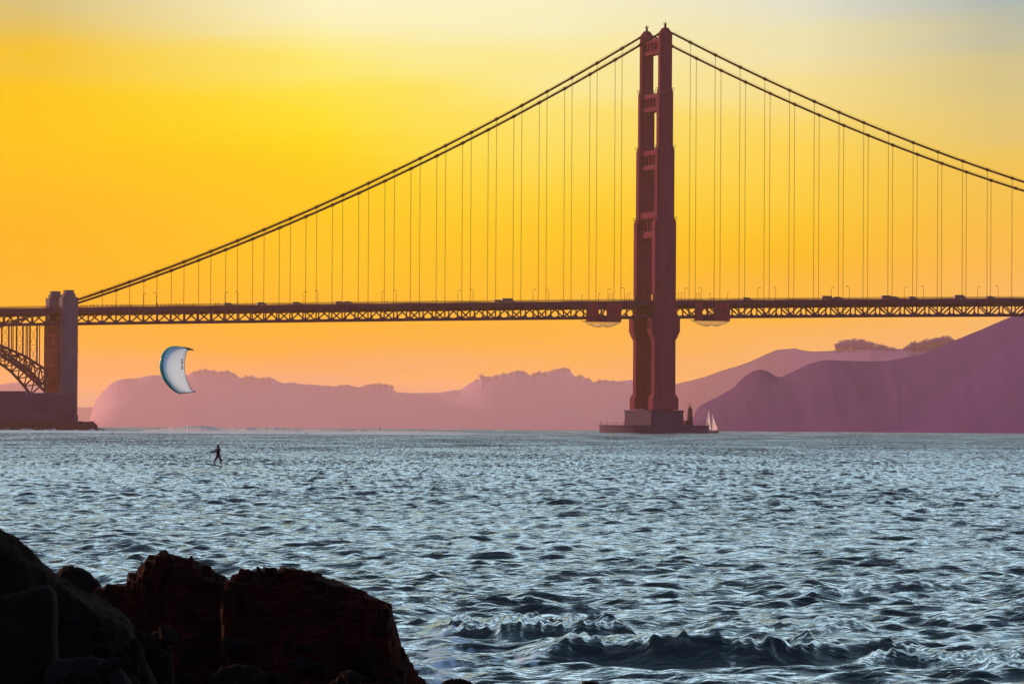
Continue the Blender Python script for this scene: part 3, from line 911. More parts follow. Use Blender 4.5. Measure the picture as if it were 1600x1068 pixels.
# rocky seawall under the fort and the point running out to the right
def blob(mb, c, r, seed, n=2, flat=0.8):
    import bmesh
    bm = bmesh.new(); bmesh.ops.create_icosphere(bm, subdivisions=n, radius=1.0)
    vs = []
    for v in bm.verts:
        d = v.co.normalized()
        k = 1 + 0.35 * mnoise.noise(d * 1.3 + Vector((seed, seed * 1.7, 0))) + 0.18 * mnoise.noise(d * 3.1 + Vector((0, seed, 3)))
        vs.append((c[0] + d.x * k * r[0], c[1] + d.y * k * r[1], c[2] + d.z * k * r[2]))
    fs = [tuple(v.index for v in f.verts) for f in bm.faces]
    bm.free(); mb.add(vs, fs)
mb = MB()
rr = random.Random(3)
def wall_top(x):
    return float(np.interp(x, [-250, 0, 60, 122, 140, 146, 149.5, 151, 162], [655, 655.5, 656.5, 658, 658.5, 660, 662, 669, 671]))
for x in np.arange(-240, 161, 2.1):
    top = wall_top(x)
    for row in range(4):
        Y = YF - 6 - row * 3.0 + rr.uniform(-1, 1)
        yy = top + (673.5 - top) * (row / 4 + rr.uniform(0, .16))
        c = at(x + rr.uniform(-1, 1), yy, Y)
        r = rr.uniform(1.0, 1.8)
        blob(mb, (c.x, c.y, c.z - r * .7), (r * 1.2, r * 1.2, r), rr.uniform(0, 99), 1)
a = at(-240, 660, YF - 6); b = at(149, 660, YF - 6)
zc0 = at(120, 659.5, YF - 4).z
xs = list(np.arange(-240, 150, 6)) + [150]
vs = []
for x in xs:
    p0 = at(x, 674, YF - 14); p1 = at(x, wall_top(x) + 1, YF - 5); p2 = at(x, wall_top(x) + .7, YF + 50)
    vs += [(p0.x, p0.y, ZW - 2), tuple(p1), (p2.x, p2.y, p1.z), (p2.x, p2.y, ZW - 2)]
fs = []
for i in range(len(xs) - 1):
    for q in range(4):
        fs.append((i * 4 + q, i * 4 + 4 + q, i * 4 + 4 + (q + 1) % 4, i * 4 + (q + 1) % 4))
fs += [(3, 2, 1, 0), tuple(len(vs) - 4 + q for q in range(4))]
mb.add(vs, fs)
tag(mb.build('seawall', M_ROCKD), 'dark rocky seawall and point at the foot of the fort', 'seawall')
for x, yt, lab in ((139.5, 654.5, 'thin dark post standing on the rocky point, left of two'), (147.5, 655, 'thin dark post at the tip of the rocky point, right of two')):
    mb = MB(); p = at(x, wall_top(x) + .5, YF - 5); q = at(x, yt, YF - 5)
    mb.tube([(p.x, p.y, p.z - .5), (p.x, p.y, q.z)], [.12, .08], 6); mb.tube([(p.x, p.y, q.z), (p.x, p.y, q.z + .25)], [.2, .05], 6)
    tag(mb.build('marker_post', M_LAMP), lab, 'post', 'posts on the rocky point')

# ------------------------------------------------------------------ hills
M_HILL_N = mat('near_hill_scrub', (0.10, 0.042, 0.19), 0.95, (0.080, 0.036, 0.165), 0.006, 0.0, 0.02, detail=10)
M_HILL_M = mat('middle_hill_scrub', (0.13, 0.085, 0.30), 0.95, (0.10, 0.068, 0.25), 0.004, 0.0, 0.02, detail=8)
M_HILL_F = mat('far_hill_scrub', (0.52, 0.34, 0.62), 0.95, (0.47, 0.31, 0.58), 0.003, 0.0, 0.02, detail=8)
def hill(name, pts, yr, ys, material, amp, back=1500.0, step=2.0, rows=26, jag=0.0, gully=1.0):
    xs = np.arange(pts[0][0], pts[-1][0] + .1, step)
    py = np.interp(xs, [p[0] for p in pts], [p[1] for p in pts])
    # light smoothing of the traced ridge
    k = np.array([1, 2, 3, 2, 1.]) / 9; pe = np.concatenate([[py[0]] * 2, py, [py[-1]] * 2]); py = np.convolve(pe, k, 'valid')
    nk = int(45 / step); ker = np.hanning(2 * nk + 3)[1:-1]; ker /= ker.sum()
    pl = np.convolve(np.concatenate([[py[0]] * nk, py, [py[-1]] * nk]), ker, 'valid')
    V, Fc = [], []
    nr = rows + 9
    for i, x in enumerate(xs):
        Yr = float(np.interp(x, [q[0] for q in yr], [q[1] for q in yr])); Ys = float(np.interp(x, [q[0] for q in ys], [q[1] for q in ys]))
        y = py[i] + jag * mnoise.noise(Vector((x * .22, 5.1, 0))) + jag * .6 * mnoise.noise(Vector((x * .6, 1.1, 0)))
        top = at(x, y, Yr); tlow = at(x, pl[i], Yr).z
        dxn = top.x / top.y
        z0 = sea_z(0, Ys) - 1.0
        for r in range(rows + 1):
            v = r / rows
            Y = Ys + (Yr - Ys) * v
            z = z0 + (tlow - z0) * (v ** 0.85) + (top.z - tlow) * v ** 7
            e = math.sin(math.pi * v) ** 0.8 if v < 1 else 0
            nn = mnoise.fractal(Vector((x * .018 * gully + v * .35, v * 1.3, Yr * .001)), 1.0, 2.1, 5)
            rid = abs(mnoise.noise(Vector((x * .03 * gully + v * .8, v * .9, 7.7))))
            z += amp * e * (nn * .7 - rid * 1.0)
            V.append((dxn * Y, Y, z))
        for r in range(1, 9):
            v = r / 8
            Y = Yr + back * v
            z = top.z * (1 - v) ** 1.3 + (sea_z(0, Y) - 5) * v
            V.append((dxn * Y, Y, z))
    for i in range(len(xs) - 1):
        for r in range(nr - 1):
            a = i * nr + r
            Fc.append((a, a + nr, a + nr + 1, a + 1))
    mb = MB(); mb.add(V, Fc)
    return tag(mb.build(name, material, None, True), kind='structure')
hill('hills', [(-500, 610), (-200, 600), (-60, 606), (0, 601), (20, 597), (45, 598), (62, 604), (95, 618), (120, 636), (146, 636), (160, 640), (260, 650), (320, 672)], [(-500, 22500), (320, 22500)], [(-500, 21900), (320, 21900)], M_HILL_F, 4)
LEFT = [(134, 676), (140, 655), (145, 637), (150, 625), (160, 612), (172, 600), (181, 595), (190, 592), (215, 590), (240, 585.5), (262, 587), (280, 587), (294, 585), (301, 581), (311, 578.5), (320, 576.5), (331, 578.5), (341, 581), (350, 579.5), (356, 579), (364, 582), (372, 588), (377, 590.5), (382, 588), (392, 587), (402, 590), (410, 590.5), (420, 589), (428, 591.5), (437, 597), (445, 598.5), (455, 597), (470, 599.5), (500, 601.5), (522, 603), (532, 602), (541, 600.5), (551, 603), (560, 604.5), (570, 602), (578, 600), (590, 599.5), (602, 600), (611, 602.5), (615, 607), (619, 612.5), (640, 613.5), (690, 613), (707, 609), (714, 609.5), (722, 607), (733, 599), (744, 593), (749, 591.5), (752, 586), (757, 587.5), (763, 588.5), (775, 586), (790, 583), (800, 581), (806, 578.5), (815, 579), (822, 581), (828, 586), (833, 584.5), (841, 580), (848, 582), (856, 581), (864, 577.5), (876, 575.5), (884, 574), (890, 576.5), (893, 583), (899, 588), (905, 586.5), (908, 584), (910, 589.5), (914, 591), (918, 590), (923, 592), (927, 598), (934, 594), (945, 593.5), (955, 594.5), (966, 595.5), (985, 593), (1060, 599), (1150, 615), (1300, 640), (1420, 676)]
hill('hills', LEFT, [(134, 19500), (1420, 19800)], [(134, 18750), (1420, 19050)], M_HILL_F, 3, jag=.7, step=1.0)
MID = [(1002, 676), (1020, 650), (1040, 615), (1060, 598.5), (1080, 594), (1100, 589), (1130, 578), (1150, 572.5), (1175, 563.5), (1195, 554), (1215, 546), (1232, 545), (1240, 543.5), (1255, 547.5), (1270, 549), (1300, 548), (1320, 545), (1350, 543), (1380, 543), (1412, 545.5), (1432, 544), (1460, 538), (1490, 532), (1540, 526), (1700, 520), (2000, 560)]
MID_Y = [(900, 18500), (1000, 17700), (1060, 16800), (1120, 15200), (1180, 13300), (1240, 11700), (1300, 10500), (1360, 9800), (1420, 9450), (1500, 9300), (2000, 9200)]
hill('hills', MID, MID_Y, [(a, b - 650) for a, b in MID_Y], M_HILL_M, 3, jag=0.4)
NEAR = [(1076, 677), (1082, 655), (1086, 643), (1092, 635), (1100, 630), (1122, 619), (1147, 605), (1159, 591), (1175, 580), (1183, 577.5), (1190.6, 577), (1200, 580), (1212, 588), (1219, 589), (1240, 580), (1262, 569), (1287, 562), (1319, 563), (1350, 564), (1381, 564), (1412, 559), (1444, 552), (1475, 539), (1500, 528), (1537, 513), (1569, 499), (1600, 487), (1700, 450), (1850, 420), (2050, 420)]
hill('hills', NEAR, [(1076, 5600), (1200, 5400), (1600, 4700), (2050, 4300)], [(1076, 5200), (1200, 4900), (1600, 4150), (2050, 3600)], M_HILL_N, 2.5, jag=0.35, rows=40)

# ------------------------------------------------------------------ trees on the ridges
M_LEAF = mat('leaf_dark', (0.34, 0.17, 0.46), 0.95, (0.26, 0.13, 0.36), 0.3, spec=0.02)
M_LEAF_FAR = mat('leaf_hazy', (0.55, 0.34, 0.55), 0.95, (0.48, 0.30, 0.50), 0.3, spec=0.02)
M_BARK = mat('bark', (0.20, 0.11, 0.25), 0.95, spec=0.02)
def tree_proto(seed, h, wide, leaf):
    parts = True
    rg = random.Random(seed)
    o = bpy.data.objects.new('eucalyptus_tree', None) if parts else None
    if parts: C.objects.link(o); o['_o'] = (0, 0, 0)
    mb = MB()
    lean = rg.uniform(-.08, .08) * h
    mb.tube([(0, 0, -h * .15), (lean * .3, 0, h * .3), (lean, 0, h * .7)], [h * .03, h * .022, h * .008], 6)
    tips = []
    for k in range(11):
        a = rg.uniform(0, 2 * math.pi); z0 = h * rg.uniform(.06, .5); L = wide * rg.uniform(.25, .5)
        tip = (lean * .6 + math.cos(a) * L, math.sin(a) * L, z0 + h * rg.uniform(.15, .4))
        mb.tube([(lean * .5 * z0 / h, 0, z0), tip], [h * .012, h * .004], 5); tips.append(tip)
    tips.append((lean, 0, h * .86))
    if parts: mb.build('trunk', M_BARK, o)
    cr = MB()
    for tp in tips:
        for c in range(26):
            d = Vector((rg.gauss(0, 1), rg.gauss(0, 1), rg.gauss(0, .7)))
            p = Vector(tp) + d * (wide * .095)
            if p.z < h * .02: continue
            s = h * rg.uniform(.018, .05)
            n = Vector((rg.gauss(0, 1), rg.gauss(0, 1), rg.gauss(0, 1))).normalized()
            u = n.orthogonal().normalized(); w = n.cross(u)
            pts = [p + u * s * math.cos(q) * rg.uniform(.6, 1.2) + w * s * math.sin(q) * rg.uniform(.6, 1.2) + n * s * rg.uniform(-.4, .4) for q in (0, 1.05, 2.1, 3.14, 4.2, 5.2)]
            m_ = len(cr.v); cr.add([p + n * s * .5] + pts + [p - n * s * .5], [(0, 1 + k, 1 + (k + 1) % 6) for k in range(6)] + [(7, 1 + (k + 1) % 6, 1 + k) for k in range(6)])
    if parts: cr.build('crown', leaf, o); return o
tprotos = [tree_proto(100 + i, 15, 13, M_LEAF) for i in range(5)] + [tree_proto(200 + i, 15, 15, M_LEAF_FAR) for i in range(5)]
def ridge_y(pts, x): return float(np.interp(x, [p[0] for p in pts], [p[1] for p in pts]))
rg = random.Random(11)
used = set()
def put_tree(x, top_y, label, group, Yr, pts, k=None):
    k = rg.randrange(5) + (5 if Yr > 15000 else 0)
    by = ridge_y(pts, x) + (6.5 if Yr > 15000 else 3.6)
    p = at(x, by, Yr); q = at(x, top_y, Yr)
    hh = max(4.0, q.z - p.z); sc = hh / 14.0; sw = max(sc, .8) * rg.uniform(.85, 1.15)
    if k not in used:
        o = tprotos[k]; used.add(k); o.location = p; o.rotation_euler = (0, 0, rg.uniform(0, 6.28)); o.scale = (sw, sw, sc)
    else:
        o = copy_tree(tprotos[k], p, rg.uniform(0, 6.28), (sw, sw, sc))
    tag(o, label, 'tree', group)
G1 = [(1306, 545), (1312, 533), (1320, 531.5), (1330, 529.5), (1340, 529.5), (1352, 531), (1364, 534.5), (1374, 536.5), (1382, 538), (1390, 541), (1398, 543)]
for x in np.arange(1308, 1398, 2.3):
    put_tree(x + rg.uniform(-.8, .8), ridge_y(G1, x) + rg.uniform(-.6, 2.2), 'bushy tree in the larger left grove on the middle ridge', 'trees in the larger ridge grove', float(np.interp(x, [q[0] for q in MID_Y], [q[1] for q in MID_Y])) - rg.uniform(5, 60), MID)
G2 = [(1415, 542), (1422, 535), (1427, 532.5), (1434, 534), (1444, 530), (1456, 528), (1466, 526), (1480, 524.5), (1490, 529)]
for x in np.arange(1416, 1492, 2.4):
    put_tree(x + rg.uniform(-.8, .8), ridge_y(G2, x) + rg.uniform(-.6, 2.4), 'bushy tree in the smaller right grove on the middle ridge', 'trees in the smaller ridge grove', float(np.interp(x, [q[0] for q in MID_Y], [q[1] for q in MID_Y])) - rg.uniform(5, 60), MID)
def left_tops(a, b, step, lab, gr, hpx):
    for x in np.arange(a, b, step):
        xx = x + rg.uniform(-1.5, 1.5)
        put_tree(xx, ridge_y(LEFT, xx) - hpx * rg.uniform(.3, 1.0), lab, gr, 19550, LEFT)
for xs_, lab, gr in (((303, 312, 322, 334, 347, 356, 366, 385, 394, 412, 421), 'hazy tree clump on the far left ridge behind the kite', 'ridge trees behind the kite'),
                     ((532, 541, 552, 574, 583, 593, 603, 611), 'hazy tree clump on the far ridge left of its central dip', 'ridge trees left of the dip'),
                     ((745, 752, 763, 776, 788, 800, 808, 817, 835, 842, 852, 862, 872, 880, 888, 904, 909, 919, 936, 946, 958, 970), 'hazy tree clump on the far ridge just left of the tower', 'ridge trees left of the tower')):
    for x in xs_:
        put_tree(x, ridge_y(LEFT, x) - rg.uniform(.5, 2.2), lab, gr, 19480, LEFT)


# ------------------------------------------------------------------ sea
def smooth(a, b, x):
    t = np.clip((x - a) / (b - a), 0, 1); return t * t * (3 - 2 * t)
rng = np.random.default_rng(5)
def sea_mesh():
    rat = 0.0019
    r1 = 30 * np.exp(np.arange(0, math.log(1600 / 30) / rat) * rat)
    r2 = 1600 * np.exp(np.arange(1, math.log(20500 / 1600) / .012) * .012)
    R = np.concatenate([r1, r2])
    fine = np.linspace(math.radians(-8.6), math.radians(8.6), 820)
    coarse_r = np.radians(np.array([10.5, 13, 17, 23, 32, 45, 60, 80, 105, 135, 165]))
    AZ = np.concatenate([-coarse_r[::-1], fine, coarse_r])
    rr_, aa = np.meshgrid(R, AZ, indexing='ij')
    X0 = rr_ * np.sin(aa); Y0 = rr_ * np.cos(aa)
    Z = np.zeros_like(X0); DX = np.zeros_like(X0); DY = np.zeros_like(X0); CR = np.zeros_like(X0)
    dr = np.gradient(R)[:, None]
    # short chop to long swell
    lam = np.exp(np.linspace(math.log(0.36), math.log(8.5), 66))
    for L in lam:
        th = math.radians(-98 + rng.normal(0, 42))
        k = 2 * math.pi / L
        slope = 0.058 if L < 1.6 else (0.046 if L < 3.0 else (0.018 if L < 4.5 else 0.005))
        A = slope / k
        w = smooth(1.8, 3.6, L / np.maximum(dr, 1e-3))
        ph = rng.uniform(0, 2 * math.pi)
        wx = 14 * math.sin(ph * 3); 
        arg = k * (math.cos(th) * X0 + math.sin(th) * Y0) + ph + 0.9 * np.sin(0.11 * X0 / max(L, 2) * 3 + 0.07 * Y0 + ph * 2)
        sA = A * w
        Z += sA * np.cos(arg); q = 0.85
        DX -= q * sA * math.cos(th) * np.sin(arg); DY -= q * sA * math.sin(th) * np.sin(arg)
    # gust patches: calmer and rougher streaks
    patch = 0.75 + 0.28 * np.sin(X0 * .021 + Y0 * .013 + 1) * np.sin(Y0 * .017 - X0 * .008) + 0.18 * np.sin(Y0 * .05 + X0 * .02 + 2.0)
    patch = np.clip(.55 + .45 * patch, .7, 1.15)
    gain = 1 + .38 * smooth(110, 320, rr_) * smooth(1500, 700, rr_)
    Z *= patch * gain; DX *= patch * gain; DY *= patch * gain
    # flatter water in the lee of the rider's board
    rp0 = at(340, 733, 386.0)
    calm = 1 - .9 * np.exp(-((X0 - rp0.x) / 4.5) ** 2) * np.exp(-((Y0 - rp0.y + 14) / 22.0) ** 2)
    Z *= calm; DX *= calm; DY *= calm
    foam = np.zeros_like(Z)
    # shore breakers in the lower right
    pxs = 800 + F * X0 / Y0
    damp = 1 - .22 * smooth(600, 700, pxs) * smooth(1420, 1250, pxs) * smooth(66, 71, rr_) * smooth(92, 86, rr_)
    Z *= damp; DX *= damp; DY *= damp
    tear = np.sin(pxs * .19 + rr_ * 3.1) * .5 + np.sin(pxs * .41 - rr_ * 5.3) * .5
    def swell(px0, px1, r0, slant, height, wf, wb, fo, wig):
        nonlocal Z, foam
        u = (pxs - px0) / (px1 - px0)
        env = smooth(0, .22, u) * (1 - smooth(.72, 1.0, u))
        rc = r0 + slant * (u - .5) + wig * np.sin(u * 9 + r0) + wig * .5 * np.sin(u * 23 + 2)
        d = rr_ - rc
        prof = np.where(d < 0, np.exp(-(d / wf) ** 2), np.exp(-(d / wb) ** 2))
        hmod = 1 + .14 * np.sin(u * 17 + r0) + .10 * np.sin(u * 41 + rr_ * .9) + .09 * np.sin(u * 83 - rr_ * 2.1 + r0) + .07 * np.sin(u * 149 + rr_ * 3.3)
        Z += height * env * prof * hmod
        foam = np.maximum(foam, fo * env * (np.exp(-((d - wf * .1) / (wf * .35)) ** 2) * (.40 + .14 * tear) + np.exp(-((d + wf * 2.6) / (wf * 1.2)) ** 2) * .42))
    swell(650, 1040, 82.6, -.6, .27, .55, 4.5, .9, .3)
    swell(780, 1400, 74.6, .9, .33, .55, 4.5, .9, .35)
    swell(1060, 1440, 85.5, .8, .13, .9, 4.0, .3, .3)
    swell(1300, 1720, 73.5, -.8, .20, .9, 4.0, .3, .3)
    swell(560, 900, 97, 1.0, .10, 1.0, 4.0, .1, .3)
    swell(1150, 1560, 103, 1.0, .12, 1.2, 4.0, .1, .4)
    # wash around the rocks
    g = np.exp(-(((pxs - 700) / 95) ** 2)) * smooth(92, 80, rr_) * smooth(60, 66, rr_)
    g2 = np.exp(-(((pxs - 810) / 120) ** 2)) * np.exp(-((rr_ - 73.5) / 4.0) ** 2)
    foam = np.maximum(foam, np.maximum(g * .56, g2 * .50))
    # churn of broken water on the shoal far out, and along the fort
    far = np.exp(-((rr_ - 1980) / 330) ** 2) * smooth(980, 620, pxs)
    foam = np.maximum(foam, far * .90)
    fs_ = np.exp(-((rr_ - 2440) / 60) ** 2) * smooth(175, 150, pxs)
    foam = np.maximum(foam, fs_ * .9)
    X = X0 + DX; Y = Y0 + DY
    Z = Z + sea_z(X0, Y0)
    nr_, nc = X.shape
    co = np.stack([X, Y, Z], -1).reshape(-1, 3)
    idx = np.arange(nr_ * nc).reshape(nr_, nc)
    q = np.stack([idx[:-1, :-1], idx[:-1, 1:], idx[1:, 1:], idx[1:, :-1]], -1).reshape(-1, 4)
    me = bpy.data.meshes.new('sea')
    me.vertices.add(len(co)); me.vertices.foreach_set('co', co.astype(np.float32).ravel())
    me.loops.add(len(q) * 4); me.loops.foreach_set('vertex_index', q.astype(np.int32).ravel())
    me.polygons.add(len(q)); me.polygons.foreach_set('loop_start', (np.arange(len(q)) * 4).astype(np.int32))
    me.polygons.foreach_set('use_smooth', np.ones(len(q), dtype=bool))
    me.update(calc_edges=True)
    at_ = me.attributes.new('foam', 'FLOAT', 'POINT'); at_.data.foreach_set('value', foam.astype(np.float32).ravel())
    ob = bpy.data.objects.new('sea', me); C.objects.link(ob)
    return tag(ob, kind='structure')
sea = sea_mesh()
def water_material():
    m = bpy.data.materials.new('sea_water'); m.use_nodes = True
    nd, ln = m.node_tree.nodes, m.node_tree.links
    nd.remove(nd['Principled BSDF']); out = nd['Material Output']
    geo = nd.new('ShaderNodeNewGeometry')
    def noise_(scale, sc, det=3):
        mp = nd.new('ShaderNodeMapping'); mp.inputs['Scale'].default_value = sc; ln.new(geo.outputs['Position'], mp.inputs[0])
        n = nd.new('ShaderNodeTexNoise'); n.inputs['Scale'].default_value = scale; n.inputs['Detail'].default_value = det; ln.new(mp.outputs[0], n.inputs['Vector'])
        return n.outputs[0]
    n1 = noise_(3.4, (0.75, 1.0, 1.0), 6)
    n2 = noise_(0.35, (0.6, 1.0, 1.0), 5)
    b2 = nd.new('ShaderNodeBump'); b2.inputs['Strength'].default_value = 0.9; b2.inputs['Distance'].default_value = 0.55; ln.new(n2, b2.inputs['Height'])
    b1 = nd.new('ShaderNodeBump'); b1.inputs['Strength'].default_value = 0.8; b1.inputs['Distance'].default_value = 0.16; ln.new(n1, b1.inputs['Height']); ln.new(b2.outputs[0], b1.inputs['Normal'])
    # wave trains seen end on: tilt the normal along the wind, growing where single waves get too small to mesh
    n3 = noise_(1.0, (2.0, 0.19, 1.0), 8)
    n4 = noise_(1.0, (0.045, 0.010, 1.0), 3)
    ln_ = nd.new('ShaderNodeVectorMath'); ln_.operation = 'LENGTH'; ln.new(geo.outputs['Position'], ln_.inputs[0])
    amp = nd.new('ShaderNodeMapRange'); ln.new(ln_.outputs['Value'], amp.inputs[0])
    amp.inputs[1].default_value = 90; amp.inputs[2].default_value = 420; amp.inputs[3].default_value = 0.62; amp.inputs[4].default_value = 1.8
    c3 = nd.new('ShaderNodeMath'); c3.operation = 'SUBTRACT'; c3.inputs[1].default_value = 0.57; ln.new(n3, c3.inputs[0])
    c4 = nd.new('ShaderNodeMath'); c4.operation = 'MULTIPLY_ADD'; c4.inputs[1].default_value = 0.35; c4.inputs[2].default_value = -0.175; ln.new(n4, c4.inputs[0])
    c5 = nd.new('ShaderNodeMath'); c5.operation = 'ADD'; ln.new(c3.outputs[0], c5.inputs[0]); ln.new(c4.outputs[0], c5.inputs[1])
    am = nd.new('ShaderNodeMath'); am.operation = 'MULTIPLY'; ln.new(c5.outputs[0], am.inputs[0]); ln.new(amp.outputs[0], am.inputs[1])
    fb = nd.new('ShaderNodeMapRange'); ln.new(ln_.outputs['Value'], fb.inputs[0]); fb.inputs[1].default_value = 330; fb.inputs[2].default_value = 950; fb.inputs[3].default_value = 0.0; fb.inputs[4].default_value = -0.15
    am2 = nd.new('ShaderNodeMath'); am2.operation = 'ADD'; ln.new(am.outputs[0], am2.inputs[0]); ln.new(fb.outputs[0], am2.inputs[1])
    cx = nd.new('ShaderNodeCombineXYZ'); ln.new(am2.outputs[0], cx.inputs[1])
    ad_ = nd.new('ShaderNodeVectorMath'); ad_.operation = 'ADD'; ln.new(b1.outputs[0], ad_.inputs[0]); ln.new(cx.outputs[0], ad_.inputs[1])
    nrm = nd.new('ShaderNodeVectorMath'); nrm.operation = 'NORMALIZE'; ln.new(ad_.outputs[0], nrm.inputs[0])
    gl = nd.new('ShaderNodeBsdfGlossy'); rr2 = nd.new('ShaderNodeMapRange'); ln.new(ln_.outputs['Value'], rr2.inputs[0]); rr2.inputs[1].default_value = 90; rr2.inputs[2].default_value = 600; rr2.inputs[3].default_value = 0.10; rr2.inputs[4].default_value = 0.24; ln.new(rr2.outputs[0], gl.inputs['Roughness']); gl.inputs['Color'].default_value = (0.66, 0.87, 1.0, 1)
    df = nd.new('ShaderNodeBsdfDiffuse'); df.inputs['Color'].default_value = (0.014, 0.028, 0.022, 1)
    fr = nd.new('ShaderNodeFresnel'); fr.inputs['IOR'].default_value = 1.33
    for n in (gl, df, fr): ln.new(nrm.outputs[0], n.inputs['Normal'])
    mx = nd.new('ShaderNodeMixShader'); ln.new(fr.outputs[0], mx.inputs[0]); ln.new(df.outputs[0], mx.inputs[1]); ln.new(gl.outputs[0], mx.inputs[2])
    # foam
    at_ = nd.new('ShaderNodeAttribute'); at_.attribute_name = 'foam'
    fn = noise_(3.2, (1.0, .5, 1.0), 12)
    sub = nd.new('ShaderNodeMath'); sub.operation = 'SUBTRACT'; sub.inputs[0].default_value = 0.98; ln.new(at_.outputs['Fac'], sub.inputs[1])
    mr = nd.new('ShaderNodeMapRange'); ln.new(fn, mr.inputs[0])
    hi = nd.new('ShaderNodeMath'); hi.operation = 'ADD'; hi.inputs[1].default_value = 0.16; ln.new(sub.outputs[0], hi.inputs[0])
    ln.new(sub.outputs[0], mr.inputs[1]); ln.new(hi.outputs[0], mr.inputs[2])
    fd = nd.new('ShaderNodeBsdfDiffuse'); fd.inputs['Color'].default_value = (0.62, 0.88, 0.80, 1)
    m3 = nd.new('ShaderNodeMixShader'); ln.new(mr.outputs[0], m3.inputs[0]); ln.new(mx.outputs[0], m3.inputs[1]); ln.new(fd.outputs[0], m3.inputs[2])
    ln.new(m3.outputs[0], out.inputs[0])
    return m
M_WATER = water_material()
sea.data.materials.append(M_WATER)

# breaking wave on the shoal behind the rider
M_FOAM = mat('surf_foam', (0.95, 0.97, 0.72), 0.9, (0.62, 0.68, 0.56), 0.12, 0.5, 0.1, stretch=(1, 1, 2), bumpdist=0.5)
mb = MB()
Yw = 2250.0
WV = [(215, 0), (240, 2), (262, 4.5), (285, 7.5), (305, 9), (325, 8), (350, 5.5), (380, 6.0), (410, 7.0), (440, 6.5), (470, 5.5), (505, 4.5), (540, 3.0), (600, 2.8), (660, 2.5), (700, 1.5), (760, 0)]
vs, fs = [], []
xs = np.arange(212, 765, 1.0)
prof = [(-60, 0), (-45, .08), (-30, .22), (-18, .42), (-9, .66), (-4, .86), (-1, .98), (.8, 1.0), (3, .8), (7, .4), (13, 0)]
for x in xs:
    hpx = ridge_y(WV, x) + .9 * mnoise.noise(Vector((x * .09, 0, 0))) + .35 * mnoise.noise(Vector((x * .31, 3, 0)))
    hh = max(0.0, hpx) * Yw / F
    base = at(x, 660, Yw); dxn = base.x / base.y
    for d, q in prof:
        Y = Yw + d + 4 * mnoise.noise(Vector((x * .03, 9, 0)))
        vs.append((dxn * Y, Y, sea_z(0, Yw) - .4 + (hh + .4) * q * (1 + .2 * mnoise.noise(Vector((x * .4, d * .3, 1))))))
n = len(prof)
for i in range(len(xs) - 1):
    for j in range(n - 1):
        a = i * n + j
        fs.append((a, a + n, a + n + 1, a + 1))
mb.add(vs, fs)
_nd, _ln = M_FOAM.node_tree.nodes, M_FOAM.node_tree.links
_tr = _nd.new('ShaderNodeBsdfTranslucent'); _tr.inputs[0].default_value = (0.50, 0.80, 1.0, 1)
_mx = _nd.new('ShaderNodeMixShader'); _mx.inputs[0].default_value = 0.12
_ln.new(_nd['Principled BSDF'].outputs[0], _mx.inputs[1]); _ln.new(_tr.outputs[0], _mx.inputs[2]); _ln.new(_mx.outputs[0], _nd['Material Output'].inputs[0])
tag(mb.build('breaking_wave', M_FOAM, None, True), kind='structure')
# spray where swell meets the rocks of the fort
mb = MB()
for x, w, hpx in ((38, 9, 4.0), (47, 7, 2.5), (84, 5, 3.0), (72, 6, 2), (12, 6, 1.5), (143, 7, 3.2), (118, 8, 1.5), (155, 6, 1.8)):
    for k in range(7):
        c = at(x + rr.uniform(-w, w) * .6, 672.5, YF - 22)
        r = hpx * rr.uniform(.4, 1.0) * YF / F * .6
        blob(mb, (c.x, c.y, ZW), (r * 1.6, r, r * 1.3), rr.uniform(0, 99), 2)
tag(mb.build('surf', M_FOAM, None, True), kind='stuff')

# ------------------------------------------------------------------ kite, rider and board
YK, YR_ = 372.0, 386.0
M_CANOPY = bpy.data.materials.new('kite_cloth'); M_CANOPY.use_nodes = True
nd, ln = M_CANOPY.node_tree.nodes, M_CANOPY.node_tree.links
pb = nd['Principled BSDF']; pb.inputs['Base Color'].default_value = (0.42, 0.56, 0.80, 1); pb.inputs['Roughness'].default_value = 0.6
tl_ = nd.new('ShaderNodeBsdfTranslucent'); tl_.inputs[0].default_value = (0.50, 0.80, 1.0, 1)
nz = nd.new('ShaderNodeTexNoise'); nz.inputs['Scale'].default_value = 2.0; nz.inputs['Detail'].default_value = 4
rp = nd.new('ShaderNodeValToRGB'); rp.color_ramp.elements[0].color = (0.62, 0.74, 0.76, 1); rp.color_ramp.elements[1].color = (0.82, 0.90, 0.90, 1)
tcx = nd.new('ShaderNodeTexCoord'); ln.new(tcx.outputs['Object'], nz.inputs['Vector']); ln.new(nz.outputs[0], rp.inputs[0]); ln.new(rp.outputs[0], pb.inputs['Base Color'])
mxk = nd.new('ShaderNodeMixShader'); mxk.inputs[0].default_value = 0.5
ln.new(pb.outputs[0], mxk.inputs[1]); ln.new(tl_.outputs[0], mxk.inputs[2]); ln.new(mxk.outputs[0], nd['Material Output'].inputs[0])
M_TEAL = mat('kite_leading_edge', (0.05, 0.72, 0.40), 0.5, (0.03, 0.50, 0.32), 2)
M_PURP = mat('kite_trim', (0.10, 0.05, 0.12), 0.6)
M_BLACK = mat('black_print', (0.006, 0.006, 0.010), 0.95, spec=0.0)
M_GREEN = mat('kite_tip_green', (0.10, 0.22, 0.05), 0.6)
LE = [(285,542.3),(270,542.2),(261,547),(255,556),(252.6,567.5),(253,577),(257,590),(264.4,601.2),(272.8,609.6),(280.7,614.3)]
TE = [(302.3,546.6),(293.6,547.2),(290.6,553.4),(288.9,561),(288.5,570),(288.6,578),(290.3,588.5),(294.3,599.3),(299.5,608.8),(306,611.6)]
